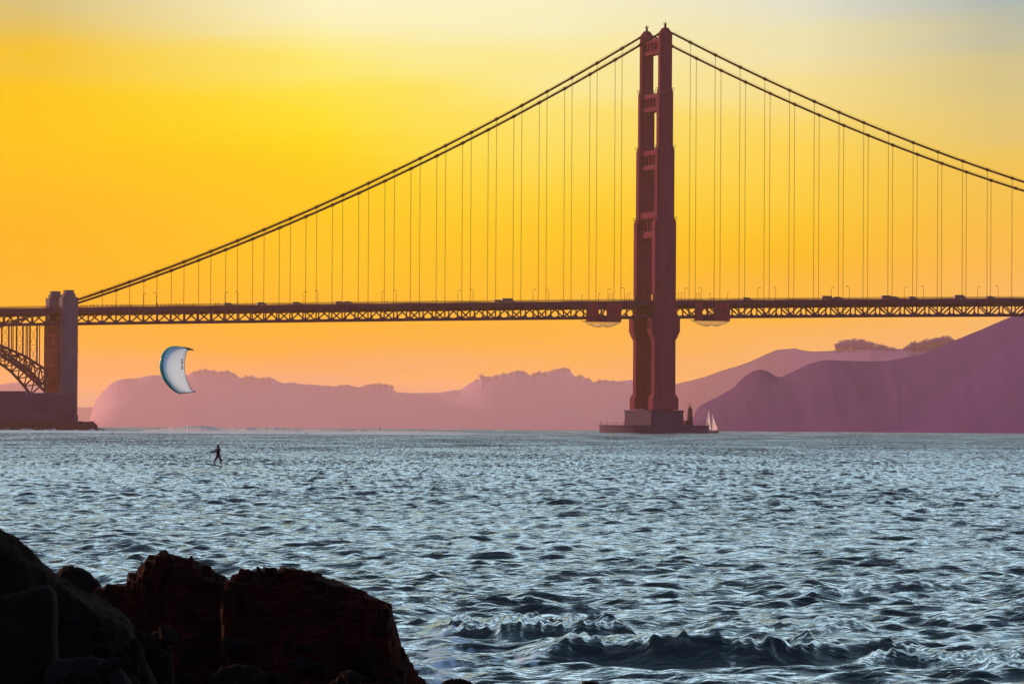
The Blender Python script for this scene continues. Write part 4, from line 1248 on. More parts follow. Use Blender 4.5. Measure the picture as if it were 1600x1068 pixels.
def cat(pts, u):
    n = len(pts) - 1; x = u * n; i = min(int(x), n - 1); f = x - i
    p0, p1, p2, p3 = (pts[max(i - 1, 0)], pts[i], pts[i + 1], pts[min(i + 2, n)])
    return tuple(0.5 * ((2 * b) + (-a + c) * f + (2 * a - 5 * b + 4 * c - d) * f * f + (-a + 3 * b - 3 * c + d) * f ** 3) for a, b, c, d in zip(p0, p1, p2, p3))
def kpt(u, v):
    l, t_ = cat(LE, u), cat(TE, u)
    Y = YK + 2.6 * (2 * u - 1) ** 2 - 0.55 * math.sin(math.pi * min(1, v * 1.15)) + 0.9 * v
    return at(l[0] + (t_[0] - l[0]) * v, l[1] + (t_[1] - l[1]) * v, Y)
kite = thing('kite', kpt(.5, .5), 'pale blue inflatable kite with teal leading edge flying above the sea', 'kite')
nu, nv = 44, 16
mb = MB()
mb.add([kpt(i / nu, j / nv) for i in range(nu + 1) for j in range(nv + 1)], [(i * (nv + 1) + j, i * (nv + 1) + j + 1, (i + 1) * (nv + 1) + j + 1, (i + 1) * (nv + 1) + j) for i in range(nu) for j in range(nv)])
canopy = mb.build('canopy', M_CANOPY, kite, True)
mb = MB()
mb.tube([kpt(i / nu, 0) for i in range(nu + 1)], [0.05 + .12 * math.sin(math.pi * min(1, max(0, i / nu))) for i in range(nu + 1)], 10)
mb.build('leading_edge', M_TEAL, kite, True)
mb = MB(); mb.tube([kpt(i / nu, 1) for i in range(nu + 1)], 0.022, 6); mb.build('trailing_edge', M_PURP, kite, True)
mb = MB(); mb.tube([kpt(1, j / nv) for j in range(nv + 1)], [.06 - .03 * j / nv for j in range(nv + 1)], 6); mb.build('wing_tip', M_PURP, kite, True)
mb = MB(); mb.tube([kpt(0, j / nv) + Vector((0, -.02, 0)) for j in range(nv + 1)], [.05 + .05 * math.sin(math.pi * j / nv) for j in range(nv + 1)], 6); mb.build('wing_tip', M_GREEN, kite, True)
# black vertical word printed by the trailing edge
def stroke(mb, px0, py0, px1, py1):
    u = (py0 - 545) / 66
    def pt(px, py):
        # put the print just in front of the cloth
        best = None
        u0 = min(1, max(0, (py - 543) / 70)); v0 = .86
        for it in range(30):
            p = kpt(u0, v0); d = p - CAMP
            qx = 800 + F * d.dot(RT) / d.dot(fwd); qy = 534 - F * d.dot(UP) / d.dot(fwd)
            v0 += (px - qx) / 38; u0 += (py - qy) / 75
            u0 = min(1, max(0, u0)); v0 = min(1, max(0, v0))
        return at(px, py, kpt(u0, v0).y - .03)
    a, b, c, d = pt(px0, py0), pt(px1, py0), pt(px1, py1), pt(px0, py1)
    off = Vector((0, .015, 0))
    mb.hexa([a, b, b + off, a + off, d, c, c + off, d + off])
mb = MB()
for (x0, y0, x1, y1) in ((282.4, 561.2, 286.3, 562.0), (284.2, 562.0, 285.2, 563.8), (283.0, 564.4, 285.8, 565.2), (283.0, 565.6, 285.8, 566.4), (283.0, 566.9, 283.9, 569.0), (283.9, 566.9, 285.8, 567.6), (284.2, 568.0, 285.8, 569.0), (283.2, 571.0, 286.0, 571.8), (283.2, 571.8, 284.2, 573.6), (285.0, 572.0, 286.0, 573.6), (283.2, 574.1, 286.2, 574.9), (283.2, 575.2, 284.6, 576.6), (285.0, 575.2, 286.2, 576.6)):
    stroke(mb, x0, y0, x1, y1)
mb.build('lettering', M_BLACK, canopy)
# rider
def rp_(px, py, dy=0.0): return at(px, py, YR_ + dy)
M_SUIT = mat('wetsuit', (0.012, 0.013, 0.016), 0.6, spec=0.25)
M_SKIN = mat('skin', (0.30, 0.17, 0.12), 0.6)
M_HAIR = mat('hair', (0.02, 0.014, 0.010), 0.8)
rider_o = rp_(340, 725.2)
J = {  # joint: (px, py, dy, radius m)
 'pelvis': (341.0, 711.2, 0, .150), 'waist': (340.9, 708, 0, .135), 'chest': (340.9, 703.6, 0, .165), 'neckb': (340.8, 700.6, 0, .105), 'neck': (340.7, 699.4, 0, .06),
 'head': (340.4, 697.4, -.02, .095), 'headt': (340.5, 695.4, 0, .09), 'crown': (340.6, 694.3, 0, .045),
 'hipL': (339.4, 712.6, .02, .105), 'kneeL': (336.0, 718.8, -.12, .07), 'ankL': (334.6, 723.9, .0, .05), 'toeL': (333.4, 724.6, -.12, .035),
 'hipR': (342.8, 712.6, -.02, .105), 'kneeR': (345.2, 718.6, -.12, .07), 'ankR': (345.4, 724.4, .0, .05), 'toeR': (346.0, 725.4, -.14, .035),
 'shL': (338.3, 701.3, .02, .07), 'elL': (333.6, 704.4, .10, .052), 'wrL': (329.0, 706.3, .15, .04),
 'shR': (343.4, 701.4, -.05, .07), 'elR': (340.4, 705.6, -.32, .052), 'wrR': (332.6, 706.6, -.30, .04)}
E_ = [('pelvis', 'waist'), ('waist', 'chest'), ('chest', 'neckb'), ('neckb', 'neck'), ('neck', 'head'), ('head', 'headt'), ('headt', 'crown'), ('pelvis', 'hipL'), ('hipL', 'kneeL'), ('kneeL', 'ankL'), ('ankL', 'toeL'),
      ('pelvis', 'hipR'), ('hipR', 'kneeR'), ('kneeR', 'ankR'), ('ankR', 'toeR'), ('chest', 'shL'), ('shL', 'elL'), ('elL', 'wrL'), ('chest', 'shR'), ('shR', 'elR'), ('elR', 'wrR')]
def skin_body(name, joints, edges, org, mats_, parent=None, sub=2):
    nm = list(joints)
    me = bpy.data.meshes.new(name)
    co = [j if isinstance(j, Vector) else j for j in [joints[n_][0] for n_ in nm]]
    me.from_pydata([tuple(c - org) for c in co], [(nm.index(a), nm.index(b)) for a, b in edges], [])
    for mt in mats_: me.materials.append(mt)
    ob = bpy.data.objects.new(name, me); C.objects.link(ob)
    sm = ob.modifiers.new('skin', 'SKIN')
    for i, n_ in enumerate(nm):
        r = joints[n_][1]; me.skin_vertices[0].data[i].radius = (r, r)
        me.skin_vertices[0].data[i].use_root = (i == 0)
    sm.use_smooth_shade = True
    sb = ob.modifiers.new('sub', 'SUBSURF'); sb.levels = sub; sb.render_levels = sub
    if parent is not None: ob.parent = parent
    return ob
joints = {k: (rp_(a, b, d), r * 1.2) for k, (a, b, d, r) in J.items()}
hands = []
edges = list(E_)
for sd, wr in (('L', 'wrL'), ('R', 'wrR')):
    w = joints[wr][0]; el = joints['el' + sd][0]
    d = (w - el).normalized(); up = Vector((0, 0, 1)); lat = d.cross(up).normalized()
    joints['palm' + sd] = (w + d * .07, .035); edges.append((wr, 'palm' + sd))
    for q, (o_, L) in enumerate(((-.03, .065), (-.01, .078), (.01, .074), (.03, .058))):
        b0 = 'f%s%da' % (sd, q); b1 = 'f%s%db' % (sd, q); b2 = 'f%s%dc' % (sd, q)
        base = w + d * .09 + lat * o_
        joints[b0] = (base, .011); joints[b1] = (base + d * L * .5 + up * .012, .009); joints[b2] = (base + d * L * .7 - up * .025, .008)
        edges += [('palm' + sd, b0), (b0, b1), (b1, b2)]
    th = w + d * .05 - lat * .045
    joints['th%sa' % sd] = (th, .011); joints['th%sb' % sd] = (th + d * .035 - up * .03, .009)
    edges += [('palm' + sd, 'th%sa' % sd), ('th%sa' % sd, 'th%sb' % sd)]
rider = skin_body('person', joints, edges, rider_o, [M_SUIT], None, 1)
rider.location = rider_o; rider['_o'] = tuple(rider_o)
tag(rider, 'kite rider in black wetsuit standing on a foil board, arms reaching left', 'person')
mb = MB(); hc = rp_(340.5, 696.2, .02); blob(mb, hc, (.105, .11, .115), 4.0, 3)
mb.build('hair', M_HAIR, rider, True)
mb = MB(); fc = rp_(339.6, 697.2, -.05)
blob(mb, fc, (.062, .07, .085), 2.0, 2); blob(mb, (fc.x - .055, fc.y - .03, fc.z), (.02, .02, .025), 1.0, 1)
mb.build('face', M_SKIN, rider, True)
mb = MB()
for k in range(8):
    pass
mb.tube([rp_(340.9, 706.5, 0), rp_(340.95, 709.5, 0)], [.165, .165], 12)
mb.build('harness', M_BLACK, rider, True)
# foil board
board = thing('foil_board', rp_(336, 726), 'dark foil board with mast lifting the kite rider above the water', 'board')
mb = MB()
pts = [(321.2, 723.2), (324, 724.2), (330, 725.3), (337, 726.2), (344, 727.3), (348.6, 728.3)]
n = len(pts); vs, fs = [], []
for i, (x, y) in enumerate(pts):
    wdt = [.03, .17, .24, .25, .23, .15][i]; p = rp_(x, y)
    for a, b in ((-1, -.05), (1, -.05), (1, .045), (-1, .045)):
        vs.append((p.x, p.y + a * wdt, p.z + b - .03))
for i in range(n - 1):
    for q in range(4): fs.append((i * 4 + q, i * 4 + (q + 1) % 4, i * 4 + 4 + (q + 1) % 4, i * 4 + 4 + q))
fs += [(3, 2, 1, 0), tuple((n - 1) * 4 + q for q in range(4))]
mb.add(vs, fs); mb.build('deck', M_BLACK, board)
mb = MB(); a, b = rp_(344, 727.6), rp_(344.6, 738)
mb.tube([a, b], .045, 8); mb.build('mast', M_BLACK, board)
mb = MB(); mb.hexa([b + Vector((-.35, -.4, -.02)), b + Vector((.1, -.4, -.02)), b + Vector((.1, .4, -.02)), b + Vector((-.35, .4, -.02)), b + Vector((-.3, -.38, .01)), b + Vector((.05, -.38, .01)), b + Vector((.05, .38, .01)), b + Vector((-.3, .38, .01))])
mb.build('foil_wing', M_BLACK, board)
# control bar and lines belong to the kite
mb = MB(); b0 = rp_(329.2, 705.4, .5); b1 = rp_(327.0, 707.6, -.7)
mb.tube([b0, b1], .018, 6)
mb.build('control_bar', M_BLACK, kite)
M_LINE = mat('kite_line', (0.30, 0.22, 0.24), 0.7)
for a, b in ((kpt(0, 0.8), b0), (kpt(1, .8), b1), (kpt(.12, .05), (b0 + b1) / 2), (kpt(.9, .05), (b0 + b1) / 2)):
    mb = MB(); mb.tube([a, (a + b) / 2 - Vector((0, 0, .05)), b], .0018, 4); mb.build('kite_line', M_LINE, kite)

# ------------------------------------------------------------------ small far things on the water
def surfer(px, py, Y, lab, k):
    z = sea_z(0, Y)
    c = at(px, py, Y); c.z = z
    J2 = {'hip': (c + Vector((0, 0, .0)), .2), 'chest': (c + Vector((.03, 0, .42)), .24), 'neck': (c + Vector((.03, 0, .62)), .09), 'head': (c + Vector((.03, 0, .76)), .14), 'top': (c + Vector((.03, 0, .92)), .08),
          'kl': (c + Vector((.35, .25, .02)), .1), 'kr': (c + Vector((.35, -.25, .02)), .1), 'sl': (c + Vector((.03, .22, .5)), .08), 'el': (c + Vector((.1, .38, .2)), .06), 'sr': (c + Vector((.03, -.22, .5)), .08), 'er': (c + Vector((.1, -.38, .2)), .06)}
    ob = skin_body('person', J2, [('hip', 'chest'), ('chest', 'neck'), ('neck', 'head'), ('head', 'top'), ('hip', 'kl'), ('hip', 'kr'), ('chest', 'sl'), ('sl', 'el'), ('chest', 'sr'), ('sr', 'er')], c, [M_SUIT], None, 1)
    ob.location = c; ob.scale = (k, k, k)
    tag(ob, lab, 'person')
    mb = MB(); pts = [(-.9, .05), (-.5, .24), (0, .29), (.5, .25), (.95, .03)]
    vs = []
    for x, w in pts:
        for a, b in ((-1, 0), (1, 0), (1, .1), (-1, .1)): vs.append((c.x + x * 1.1, c.y + a * w, c.z - .02 + b + abs(x) ** 2 * .1))
    fs = []
    for i in range(4):
        for q in range(4): fs.append((i * 4 + q, i * 4 + (q + 1) % 4, i * 4 + 4 + (q + 1) % 4, i * 4 + 4 + q))
    fs += [(3, 2, 1, 0), (16, 17, 18, 19)]
    mb.add(vs, fs); tag(mb.build('surfboard', M_BLACK), 'dark surfboard under the sitting surfer ' + ('near the rocky point' if px < 300 else 'right of the breaking wave'), 'surfboard', 'surfboards')
surfer(175, 679, 1500, 'tiny dark surfer sitting in the water off the rocky point', 1.05)
surfer(479, 675, 1750, 'tiny dark surfer in the water right of the breaking wave', .8)
M_SAIL = bpy.data.materials.new('sail_cloth'); M_SAIL.use_nodes = True
nd, ln = M_SAIL.node_tree.nodes, M_SAIL.node_tree.links
pb = nd['Principled BSDF']; pb.inputs['Base Color'].default_value = (0.80, 0.76, 0.78, 1); pb.inputs['Roughness'].default_value = .8
tl_ = nd.new('ShaderNodeBsdfTranslucent'); tl_.inputs[0].default_value = (0.8, 0.72, 0.72, 1)
mxk = nd.new('ShaderNodeMixShader'); mxk.inputs[0].default_value = .5
ln.new(pb.outputs[0], mxk.inputs[1]); ln.new(tl_.outputs[0], mxk.inputs[2]); ln.new(mxk.outputs[0], nd['Material Output'].inputs[0])
M_HULL = mat('boat_hull', (0.10, 0.07, 0.10), 0.4)
def sail(mb, luff, leech, Y, belly):
    n, m_ = 14, 8
    for i in range(n + 1):
        u = i / n
        a, b = cat(luff, u), cat(leech, u)
        for j in range(m_ + 1):
            v = j / m_
            p = at(a[0] + (b[0] - a[0]) * v, a[1] + (b[1] - a[1]) * v, Y)
            mb.v.append((p.x, p.y - belly * math.sin(math.pi * v) * math.sin(math.pi * min(1, .15 + u * .85)), p.z))
    for i in range(n):
        for j in range(m_):
            a = i * (m_ + 1) + j; mb.f.append((a, a + 1, a + m_ + 2, a + m_ + 1)); mb.m.append(0)
YB = 2820.0
sb_ = thing('sailboat', at(1113, 673.5, YB), 'white sailboat with two tall sails at the right end of the pier fender', 'sailboat')
mb = MB(); sail(mb, [(1107.6, 639), (1108.8, 650), (1110, 660), (1111.2, 670.9)], [(1107.2, 639), (1105.4, 648), (1103.6, 658), (1102.2, 669.4)], YB, .8); mb.build('main_sail', M_SAIL, sb_, True)
mb = MB(); sail(mb, [(1112.6, 646), (1115.6, 655), (1118.6, 663), (1121.6, 671)], [(1112.4, 646), (1112.2, 655), (1112, 664), (1111.8, 672)], YB - .5, .8); mb.build('jib', M_SAIL, sb_, True)
mb = MB(); mb.tube([at(1106.6, 634, YB), at(1111.6, 673, YB)], .12, 6); mb.build('mast', M_HULL, sb_)
mb = MB(); mb.tube([at(1106.4, 634, YB), at(1122, 671, YB)], .05, 5); mb.tube([at(1106.4, 634, YB), at(1104, 672.5, YB)], .04, 5); mb.build('rigging', M_HULL, sb_)
mb = MB()
h0, h1 = at(1103.4, 673, YB), at(1122.8, 672.2, YB)
zwb = sea_z(0, YB)
for i in range(9):
    u = i / 8; x = h0.x + (h1.x - h0.x) * u; w = 1.4 * (1 - max(0, (u - .35) / .65) ** 2) ** .6 if u < 1 else .02
    for a, z in ((-.25, -.5), (-1, .5), (-.95, .95 + .3 * u), (.95, .95 + .3 * u), (1, .5), (.25, -.5)):
        mb.v.append((x, YB + a * max(w, .05), zwb + z))
for i in range(8):
    for q in range(6): mb.f.append((i * 6 + q, i * 6 + (q + 1) % 6, i * 6 + 6 + (q + 1) % 6, i * 6 + 6 + q)); mb.m.append(0)
mb.f += [(5, 4, 3, 2, 1, 0), tuple(48 + q for q in range(6))]; mb.m += [0, 0]
mb.build('hull', M_HULL, sb_)
YS = 5200.0
s2 = thing('sailboat', at(594, 670, YS), 'tiny dark sailboat on the horizon in front of the far hills', 'sailboat')
mb = MB(); sail(mb, [(594.3, 664.5), (594.4, 667), (594.5, 669.3)], [(594.2, 664.5), (593.4, 667), (592.8, 669.3)], YS, .3); mb.build('sail', M_HULL, s2)
mb = MB(); a, b = at(592.6, 670, YS), at(596, 670, YS); mb.box(a.x, b.x, YS - .8, YS + .8, sea_z(0, YS) - .3, sea_z(0, YS) + .8); mb.build('hull', M_HULL, s2)
bird = None
for x, y, Y, lab in ((835, 619, 900, 'tiny dark bird flying over the far hills left of the tower'), (533, 659, 1100, 'tiny dark bird flying low over the horizon left of centre'), (941, 633, 1000, 'tiny bird flying low beside the pier, in front of the far hills')):
    if bird is None:
        mb = MB()
        mb.add([(-.5, 0, .12), (-.25, .1, .17), (0, .12, .02), (.25, .1, .17), (.5, 0, .12), (-.25, -.05, .16), (0, -.16, .0), (.25, -.05, .16), (0, .3, .02), (0, -.34, .02), (0, 0, -.07)],
               [(0, 5, 1), (1, 5, 6, 2), (2, 6, 7, 3), (3, 7, 4), (2, 8, 1), (6, 9, 10), (10, 8, 2), (6, 10, 2)])
        bird = mb.build('bird', M_DARK); o = bird
    else:
        o = bird.copy(); C.objects.link(o)
    o.location = at(x, y, Y); o.scale = (.55, .55, .55)
    tag(o, lab, 'bird', 'birds over the strait')

# ------------------------------------------------------------------ foreground rocks
def rock_mat(name, c1, c2, brick=None, tilt=0.0):
    m = bpy.data.materials.new(name); m.use_nodes = True
    nd, ln = m.node_tree.nodes, m.node_tree.links
    b = nd['Principled BSDF']; b.inputs['Roughness'].default_value = .95; b.inputs['Specular IOR Level'].default_value = .03
    geo = nd.new('ShaderNodeNewGeometry')
    n1 = nd.new('ShaderNodeTexNoise'); n1.inputs['Scale'].default_value = 3.0; n1.inputs['Detail'].default_value = 10; ln.new(geo.outputs['Position'], n1.inputs['Vector'])
    n2 = nd.new('ShaderNodeTexNoise'); n2.inputs['Scale'].default_value = 22.0; n2.inputs['Detail'].default_value = 6; ln.new(geo.outputs['Position'], n2.inputs['Vector'])
    rp = nd.new('ShaderNodeValToRGB'); rp.color_ramp.elements[0].position = .35; rp.color_ramp.elements[1].position = .68
    rp.color_ramp.elements[0].color = (*c2, 1); rp.color_ramp.elements[1].color = (*c1, 1); ln.new(n1.outputs[0], rp.inputs[0])
    col = rp.outputs[0]
    ad = nd.new('ShaderNodeMath'); ad.operation = 'MULTIPLY_ADD'; ad.inputs[1].default_value = .5; ln.new(n2.outputs[0], ad.inputs[0]); ln.new(n1.outputs[0], ad.inputs[2])
    hgt = ad.outputs[0]
    if brick:
        mp = nd.new('ShaderNodeMapping'); mp.vector_type = 'POINT'; mp.inputs['Rotation'].default_value = (math.radians(90), 0, tilt)
        ln.new(geo.outputs['Position'], mp.inputs[0])
        dm = nd.new('ShaderNodeMix'); dm.data_type = 'VECTOR'; 
        br = nd.new('ShaderNodeTexBrick'); br.inputs['Scale'].default_value = 1.0; br.inputs['Brick Width'].default_value = .21; br.inputs['Row Height'].default_value = .066; br.inputs['Mortar Size'].default_value = .010; br.inputs['Mortar Smooth'].default_value = .5
        va = nd.new('ShaderNodeVectorMath'); va.operation = 'MULTIPLY_ADD'; va.inputs[1].default_value = (.10, .10, .10); ln.new(n1.outputs['Color'], va.inputs[0]); ln.new(mp.outputs[0], va.inputs[2])
        ln.new(va.outputs[0], br.inputs['Vector'])
        br.inputs['Color1'].default_value = (1, 1, 1, 1); br.inputs['Color2'].default_value = (.55, .55, .55, 1); br.inputs['Mortar'].default_value = (.12, .12, .12, 1)
        mx = nd.new('ShaderNodeMix'); mx.data_type = 'RGBA'; mx.blend_type = 'MULTIPLY'; mx.inputs[0].default_value = .6
        ln.new(col, mx.inputs[6]); ln.new(br.outputs['Color'], mx.inputs[7]); col = mx.outputs[2]
        a2 = nd.new('ShaderNodeMath'); a2.operation = 'MULTIPLY_ADD'; a2.inputs[1].default_value = -0.6; ln.new(br.outputs['Fac'], a2.inputs[0]); ln.new(hgt, a2.inputs[2]); hgt = a2.outputs[0]
    bp = nd.new('ShaderNodeBump'); bp.inputs['Strength'].default_value = .9; bp.inputs['Distance'].default_value = .05
    ln.new(hgt, bp.inputs['Height']); ln.new(bp.outputs[0], b.inputs['Normal']); ln.new(col, b.inputs['Base Color'])
    return m
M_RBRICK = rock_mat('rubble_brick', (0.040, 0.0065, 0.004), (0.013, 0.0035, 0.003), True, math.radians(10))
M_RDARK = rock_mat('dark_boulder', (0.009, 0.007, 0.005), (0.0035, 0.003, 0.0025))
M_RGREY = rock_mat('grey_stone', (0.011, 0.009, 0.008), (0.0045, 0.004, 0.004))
def ridge_rock(name, outline, Y0, df, db, material, lab, amp=.06, pf=2.6, seed=0.0, step=2.0, base=-.6, chunk=0.0, rough=1.0):
    xs = np.arange(outline[0][0], outline[-1][0] + .1, step)
    ys = np.interp(xs, [p[0] for p in outline], [p[1] for p in outline])
    prof = []
    for v in np.linspace(-1, 0, 30): prof.append((v * df, 1 - abs(v) ** pf))
    for v in np.linspace(0, 1, 16)[1:]: prof.append((v * db, 1 - abs(v) ** 2.2))
    n = len(prof); V, Fc = [], []
    for x, y in zip(xs, ys):
        y += 2.6 * rough * (mnoise.noise(Vector((x * .11, seed, 0))) + .7 * mnoise.noise(Vector((x * .33, seed, 4))) + .4 * mnoise.noise(Vector((x * .8, seed, 9))))
        top = at(x, y, Y0)
        for d, q in prof:
            p = Vector((top.x, Y0 + d, base + (top.z - base) * q))
            s3 = Vector((seed, seed * .7, seed * 1.3))
            a = mnoise.fractal(p * 1.5 + s3, 1.0, 2.0, 5)
            w = min(1.0, abs(d) / .35)
            disp = Vector((mnoise.noise(p * 2.3 + s3), mnoise.noise(p * 2.1 - s3) - .6 * chunk * abs(mnoise.noise(p * 1.1 + s3)), .0)) * amp
            vd = mnoise.voronoi(p * 2.6 + s3)[0]
            fc = (vd[1] - vd[0]) - .25
            rg_ = abs(mnoise.noise(p * 5.5 + s3))
            p += disp; p.z += amp * a * (.45 + .55 * w) - amp * .35 * rg_ - amp * .25 * abs(mnoise.noise(p * 13))
            p.y -= amp * (1.3 * fc * w + 1.0 * a * w - .8 * rg_)
            if chunk:
                cell = mnoise.cell(Vector((p.x * 4.2 + .5 * math.floor(p.z * 11), math.floor((p.z + .17 * p.x) * 11.5), 0)))
                p.y -= chunk * .07 * cell * w
                zt_ = p.z + .17 * p.x
                p.z += .75 * chunk * (math.floor(zt_ / .066 + .6 * cell) * .066 - zt_ + .03) * (.35 + .65 * w)
            V.append(tuple(p))
    for i in range(len(xs) - 1):
        for j in range(n - 1):
            a = i * n + j; Fc.append((a, a + n, a + n + 1, a + 1))
    Fc.append(tuple(range(n))); Fc.append(tuple((len(xs) - 1) * n + j for j in range(n))[::-1])
    mb = MB(); mb.add(V, Fc)
    return tag(mb.build(name, material, None, True), lab, 'rock')
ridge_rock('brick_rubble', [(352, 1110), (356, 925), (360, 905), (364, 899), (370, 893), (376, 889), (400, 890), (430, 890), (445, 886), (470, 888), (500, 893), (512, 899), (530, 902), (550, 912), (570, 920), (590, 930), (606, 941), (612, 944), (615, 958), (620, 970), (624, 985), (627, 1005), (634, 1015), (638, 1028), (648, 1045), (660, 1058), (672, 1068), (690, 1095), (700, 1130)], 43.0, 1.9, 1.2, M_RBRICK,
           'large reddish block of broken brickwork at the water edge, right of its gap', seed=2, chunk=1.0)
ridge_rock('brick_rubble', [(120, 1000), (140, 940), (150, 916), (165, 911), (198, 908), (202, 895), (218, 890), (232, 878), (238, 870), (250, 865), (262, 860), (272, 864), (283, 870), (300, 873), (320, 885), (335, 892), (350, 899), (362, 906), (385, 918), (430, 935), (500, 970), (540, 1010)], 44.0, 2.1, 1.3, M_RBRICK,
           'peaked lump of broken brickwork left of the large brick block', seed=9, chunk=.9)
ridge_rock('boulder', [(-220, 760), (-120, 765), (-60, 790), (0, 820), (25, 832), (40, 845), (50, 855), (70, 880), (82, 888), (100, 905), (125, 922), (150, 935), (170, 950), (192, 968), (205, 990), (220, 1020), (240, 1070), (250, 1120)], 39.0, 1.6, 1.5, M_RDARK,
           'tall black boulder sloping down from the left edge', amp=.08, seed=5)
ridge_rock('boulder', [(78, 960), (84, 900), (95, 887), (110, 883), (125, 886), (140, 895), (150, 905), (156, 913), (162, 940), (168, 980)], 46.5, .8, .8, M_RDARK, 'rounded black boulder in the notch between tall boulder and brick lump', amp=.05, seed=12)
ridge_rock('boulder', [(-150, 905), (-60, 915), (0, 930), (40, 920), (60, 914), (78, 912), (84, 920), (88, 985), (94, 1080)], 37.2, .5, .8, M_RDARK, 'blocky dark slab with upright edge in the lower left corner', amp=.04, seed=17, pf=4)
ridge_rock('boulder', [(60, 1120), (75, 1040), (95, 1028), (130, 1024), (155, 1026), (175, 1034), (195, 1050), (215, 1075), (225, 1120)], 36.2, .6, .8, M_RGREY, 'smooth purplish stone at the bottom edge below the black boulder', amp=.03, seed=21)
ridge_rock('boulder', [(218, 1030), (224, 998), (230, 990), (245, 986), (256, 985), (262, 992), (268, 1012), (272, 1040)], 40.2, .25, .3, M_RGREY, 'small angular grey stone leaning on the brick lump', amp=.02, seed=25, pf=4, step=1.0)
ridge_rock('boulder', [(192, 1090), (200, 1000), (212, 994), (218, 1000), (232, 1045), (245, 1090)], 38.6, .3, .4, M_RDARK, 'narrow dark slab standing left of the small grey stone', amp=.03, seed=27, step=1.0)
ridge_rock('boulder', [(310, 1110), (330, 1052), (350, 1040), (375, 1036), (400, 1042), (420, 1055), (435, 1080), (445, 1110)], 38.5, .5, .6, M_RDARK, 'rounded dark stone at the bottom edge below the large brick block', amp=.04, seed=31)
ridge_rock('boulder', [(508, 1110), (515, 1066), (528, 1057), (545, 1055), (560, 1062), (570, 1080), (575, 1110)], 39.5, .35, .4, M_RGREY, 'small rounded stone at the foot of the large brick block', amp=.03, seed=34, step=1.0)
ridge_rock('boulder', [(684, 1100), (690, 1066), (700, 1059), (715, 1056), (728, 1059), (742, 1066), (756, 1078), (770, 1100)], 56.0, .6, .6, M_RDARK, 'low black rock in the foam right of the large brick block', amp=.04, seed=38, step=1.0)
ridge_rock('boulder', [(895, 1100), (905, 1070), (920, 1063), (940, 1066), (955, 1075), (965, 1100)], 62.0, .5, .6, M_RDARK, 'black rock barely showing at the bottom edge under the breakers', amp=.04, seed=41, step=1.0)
def stone(px, py, Y, r, seed, material):
    import bmesh
    rg2 = random.Random(seed)
    d0 = ray(px, py).normalized(); best = None
    for bv in ROCK_BVH:
        h = bv.ray_cast(CAMP, d0)
        if h[0] is not None and (best is None or h[3] < best): best = h[3]
    if best is None: return None
    c = CAMP + d0 * (best - r * .35)
    bm = bmesh.new()
    for k in range(16):
        d = Vector((rg2.gauss(0, 1), rg2.gauss(0, 1), rg2.gauss(0, 1))).normalized()
        bm.verts.new((d.x * r * rg2.uniform(.8, 1.3), d.y * r * rg2.uniform(.7, 1.1), d.z * r * rg2.uniform(.5, .9)))
    bmesh.ops.convex_hull(bm, input=bm.verts)
    bmesh.ops.delete(bm, geom=[v for v in bm.verts if not v.link_faces], context='VERTS')
    bmesh.ops.triangulate(bm, faces=bm.faces)
    bmesh.ops.subdivide_edges(bm, edges=bm.edges, cuts=3, use_grid_fill=True)
    for v in bm.verts: v.co += v.co.normalized() * r * .09 * mnoise.noise(v.co * (2.5 / r) + Vector((seed, 0, 0)))
    bm.verts.index_update()
    mb = MB(); mb.add([v.co for v in bm.verts], [tuple(v.index for v in f.verts) for f in bm.faces]); bm.free()
    o = mb.build('stone', material); o.location = c
    return o
from mathutils.bvhtree import BVHTree
ROCK_BVH = [BVHTree.FromPolygons([v.co for v in o.data.vertices], [tuple(q.vertices) for q in o.data.polygons if len(q.vertices) == 4]) for o in bpy.data.objects if o.name.split('.')[0] in ('brick_rubble', 'boulder')]
rs = random.Random(77)
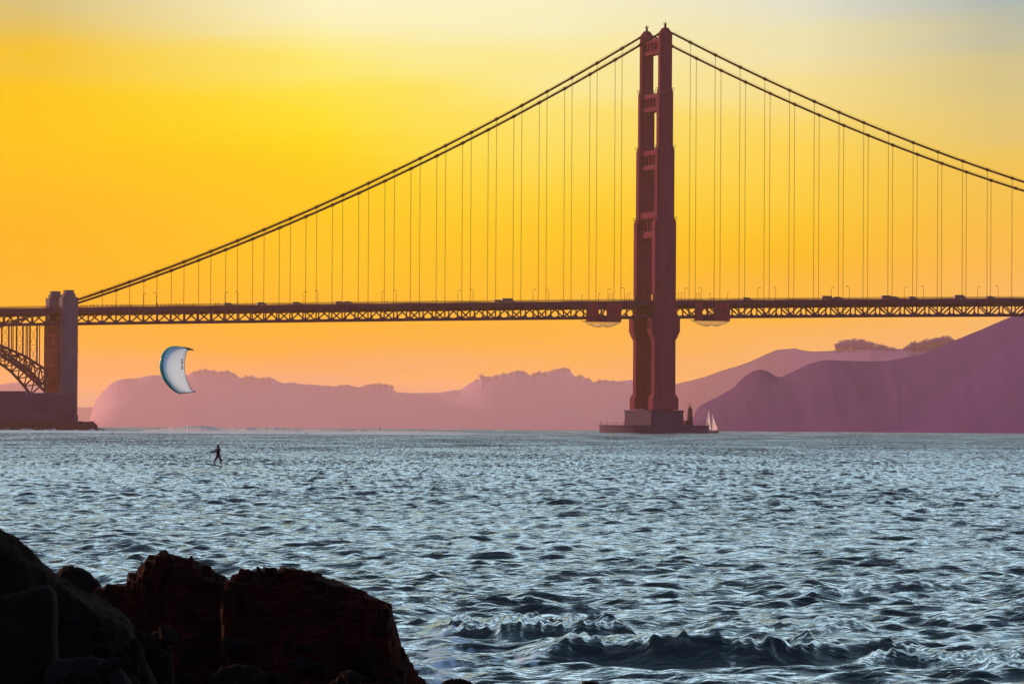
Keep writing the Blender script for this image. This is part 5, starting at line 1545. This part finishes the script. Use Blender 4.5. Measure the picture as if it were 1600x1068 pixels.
for k in range(30):
    px = rs.uniform(250, 645); lo = 985 + (px - 250) * .10
    py = rs.uniform(lo, 1078)
    st_ = stone(px, py, 0, rs.uniform(.05, .14), 500 + k, M_RDARK if k % 3 else M_RGREY)
    if st_: tag(st_, 'small dark angular stone in the rubble at the foot of the brick masses', 'stone', 'stones in the rubble under the brickwork')
for k in range(16):
    px = rs.uniform(95, 250); py = rs.uniform(965 + (px - 95) * .15, 1076)
    st_ = stone(px, py, 0, rs.uniform(.06, .15), 700 + k, M_RDARK if k % 4 else M_RGREY)
    if st_: tag(st_, 'small dark angular stone lying on the slope of the tall black boulder', 'stone', 'stones on the tall black boulder')
mb = MB()
# shore bed under the rocks
V, Fc = [], []
xs = np.linspace(-22, 1.5, 48); ysr = np.linspace(10, 62, 60)
for x in xs:
    for y in ysr:
        h = .75 - .035 * max(0, y - 30) - .12 * max(0, x + 5) + .14 * mnoise.fractal(Vector((x * .8, y * .8, 0)), 1.0, 2.0, 4)
        V.append((x, y, h - .55))
nn_ = len(ysr)
for i in range(len(xs) - 1):
    for j in range(nn_ - 1):
        a = i * nn_ + j; Fc.append((a, a + nn_, a + nn_ + 1, a + 1))
mb.add(V, Fc)
tag(mb.build('shore', M_RDARK, None, True), kind='structure')

# ------------------------------------------------------------------ haze
M_HAZE = bpy.data.materials.new('haze_air'); M_HAZE.use_nodes = True
nd, ln = M_HAZE.node_tree.nodes, M_HAZE.node_tree.links
nd.remove(nd['Principled BSDF'])
pv = nd.new('ShaderNodeVolumePrincipled')
pv.inputs['Color'].default_value = (*HAZE_COL, 1); pv.inputs['Density'].default_value = HAZE_SIGMA
pv.inputs['Anisotropy'].default_value = 0.55
pv.inputs['Absorption Color'].default_value = (0, 0, 0, 1)
ln.new(pv.outputs[0], nd['Material Output'].inputs['Volume'])
mb = MB()
zlo = sea_z(0, 24500) - 12.0
mb.box(-HAZE_R, HAZE_R, -HAZE_R, HAZE_R, zlo, HAZE_TOP)
hz = tag(mb.build('haze', M_HAZE), kind='stuff')

for o in bpy.data.objects:
    if '_o' in o: del o['_o']
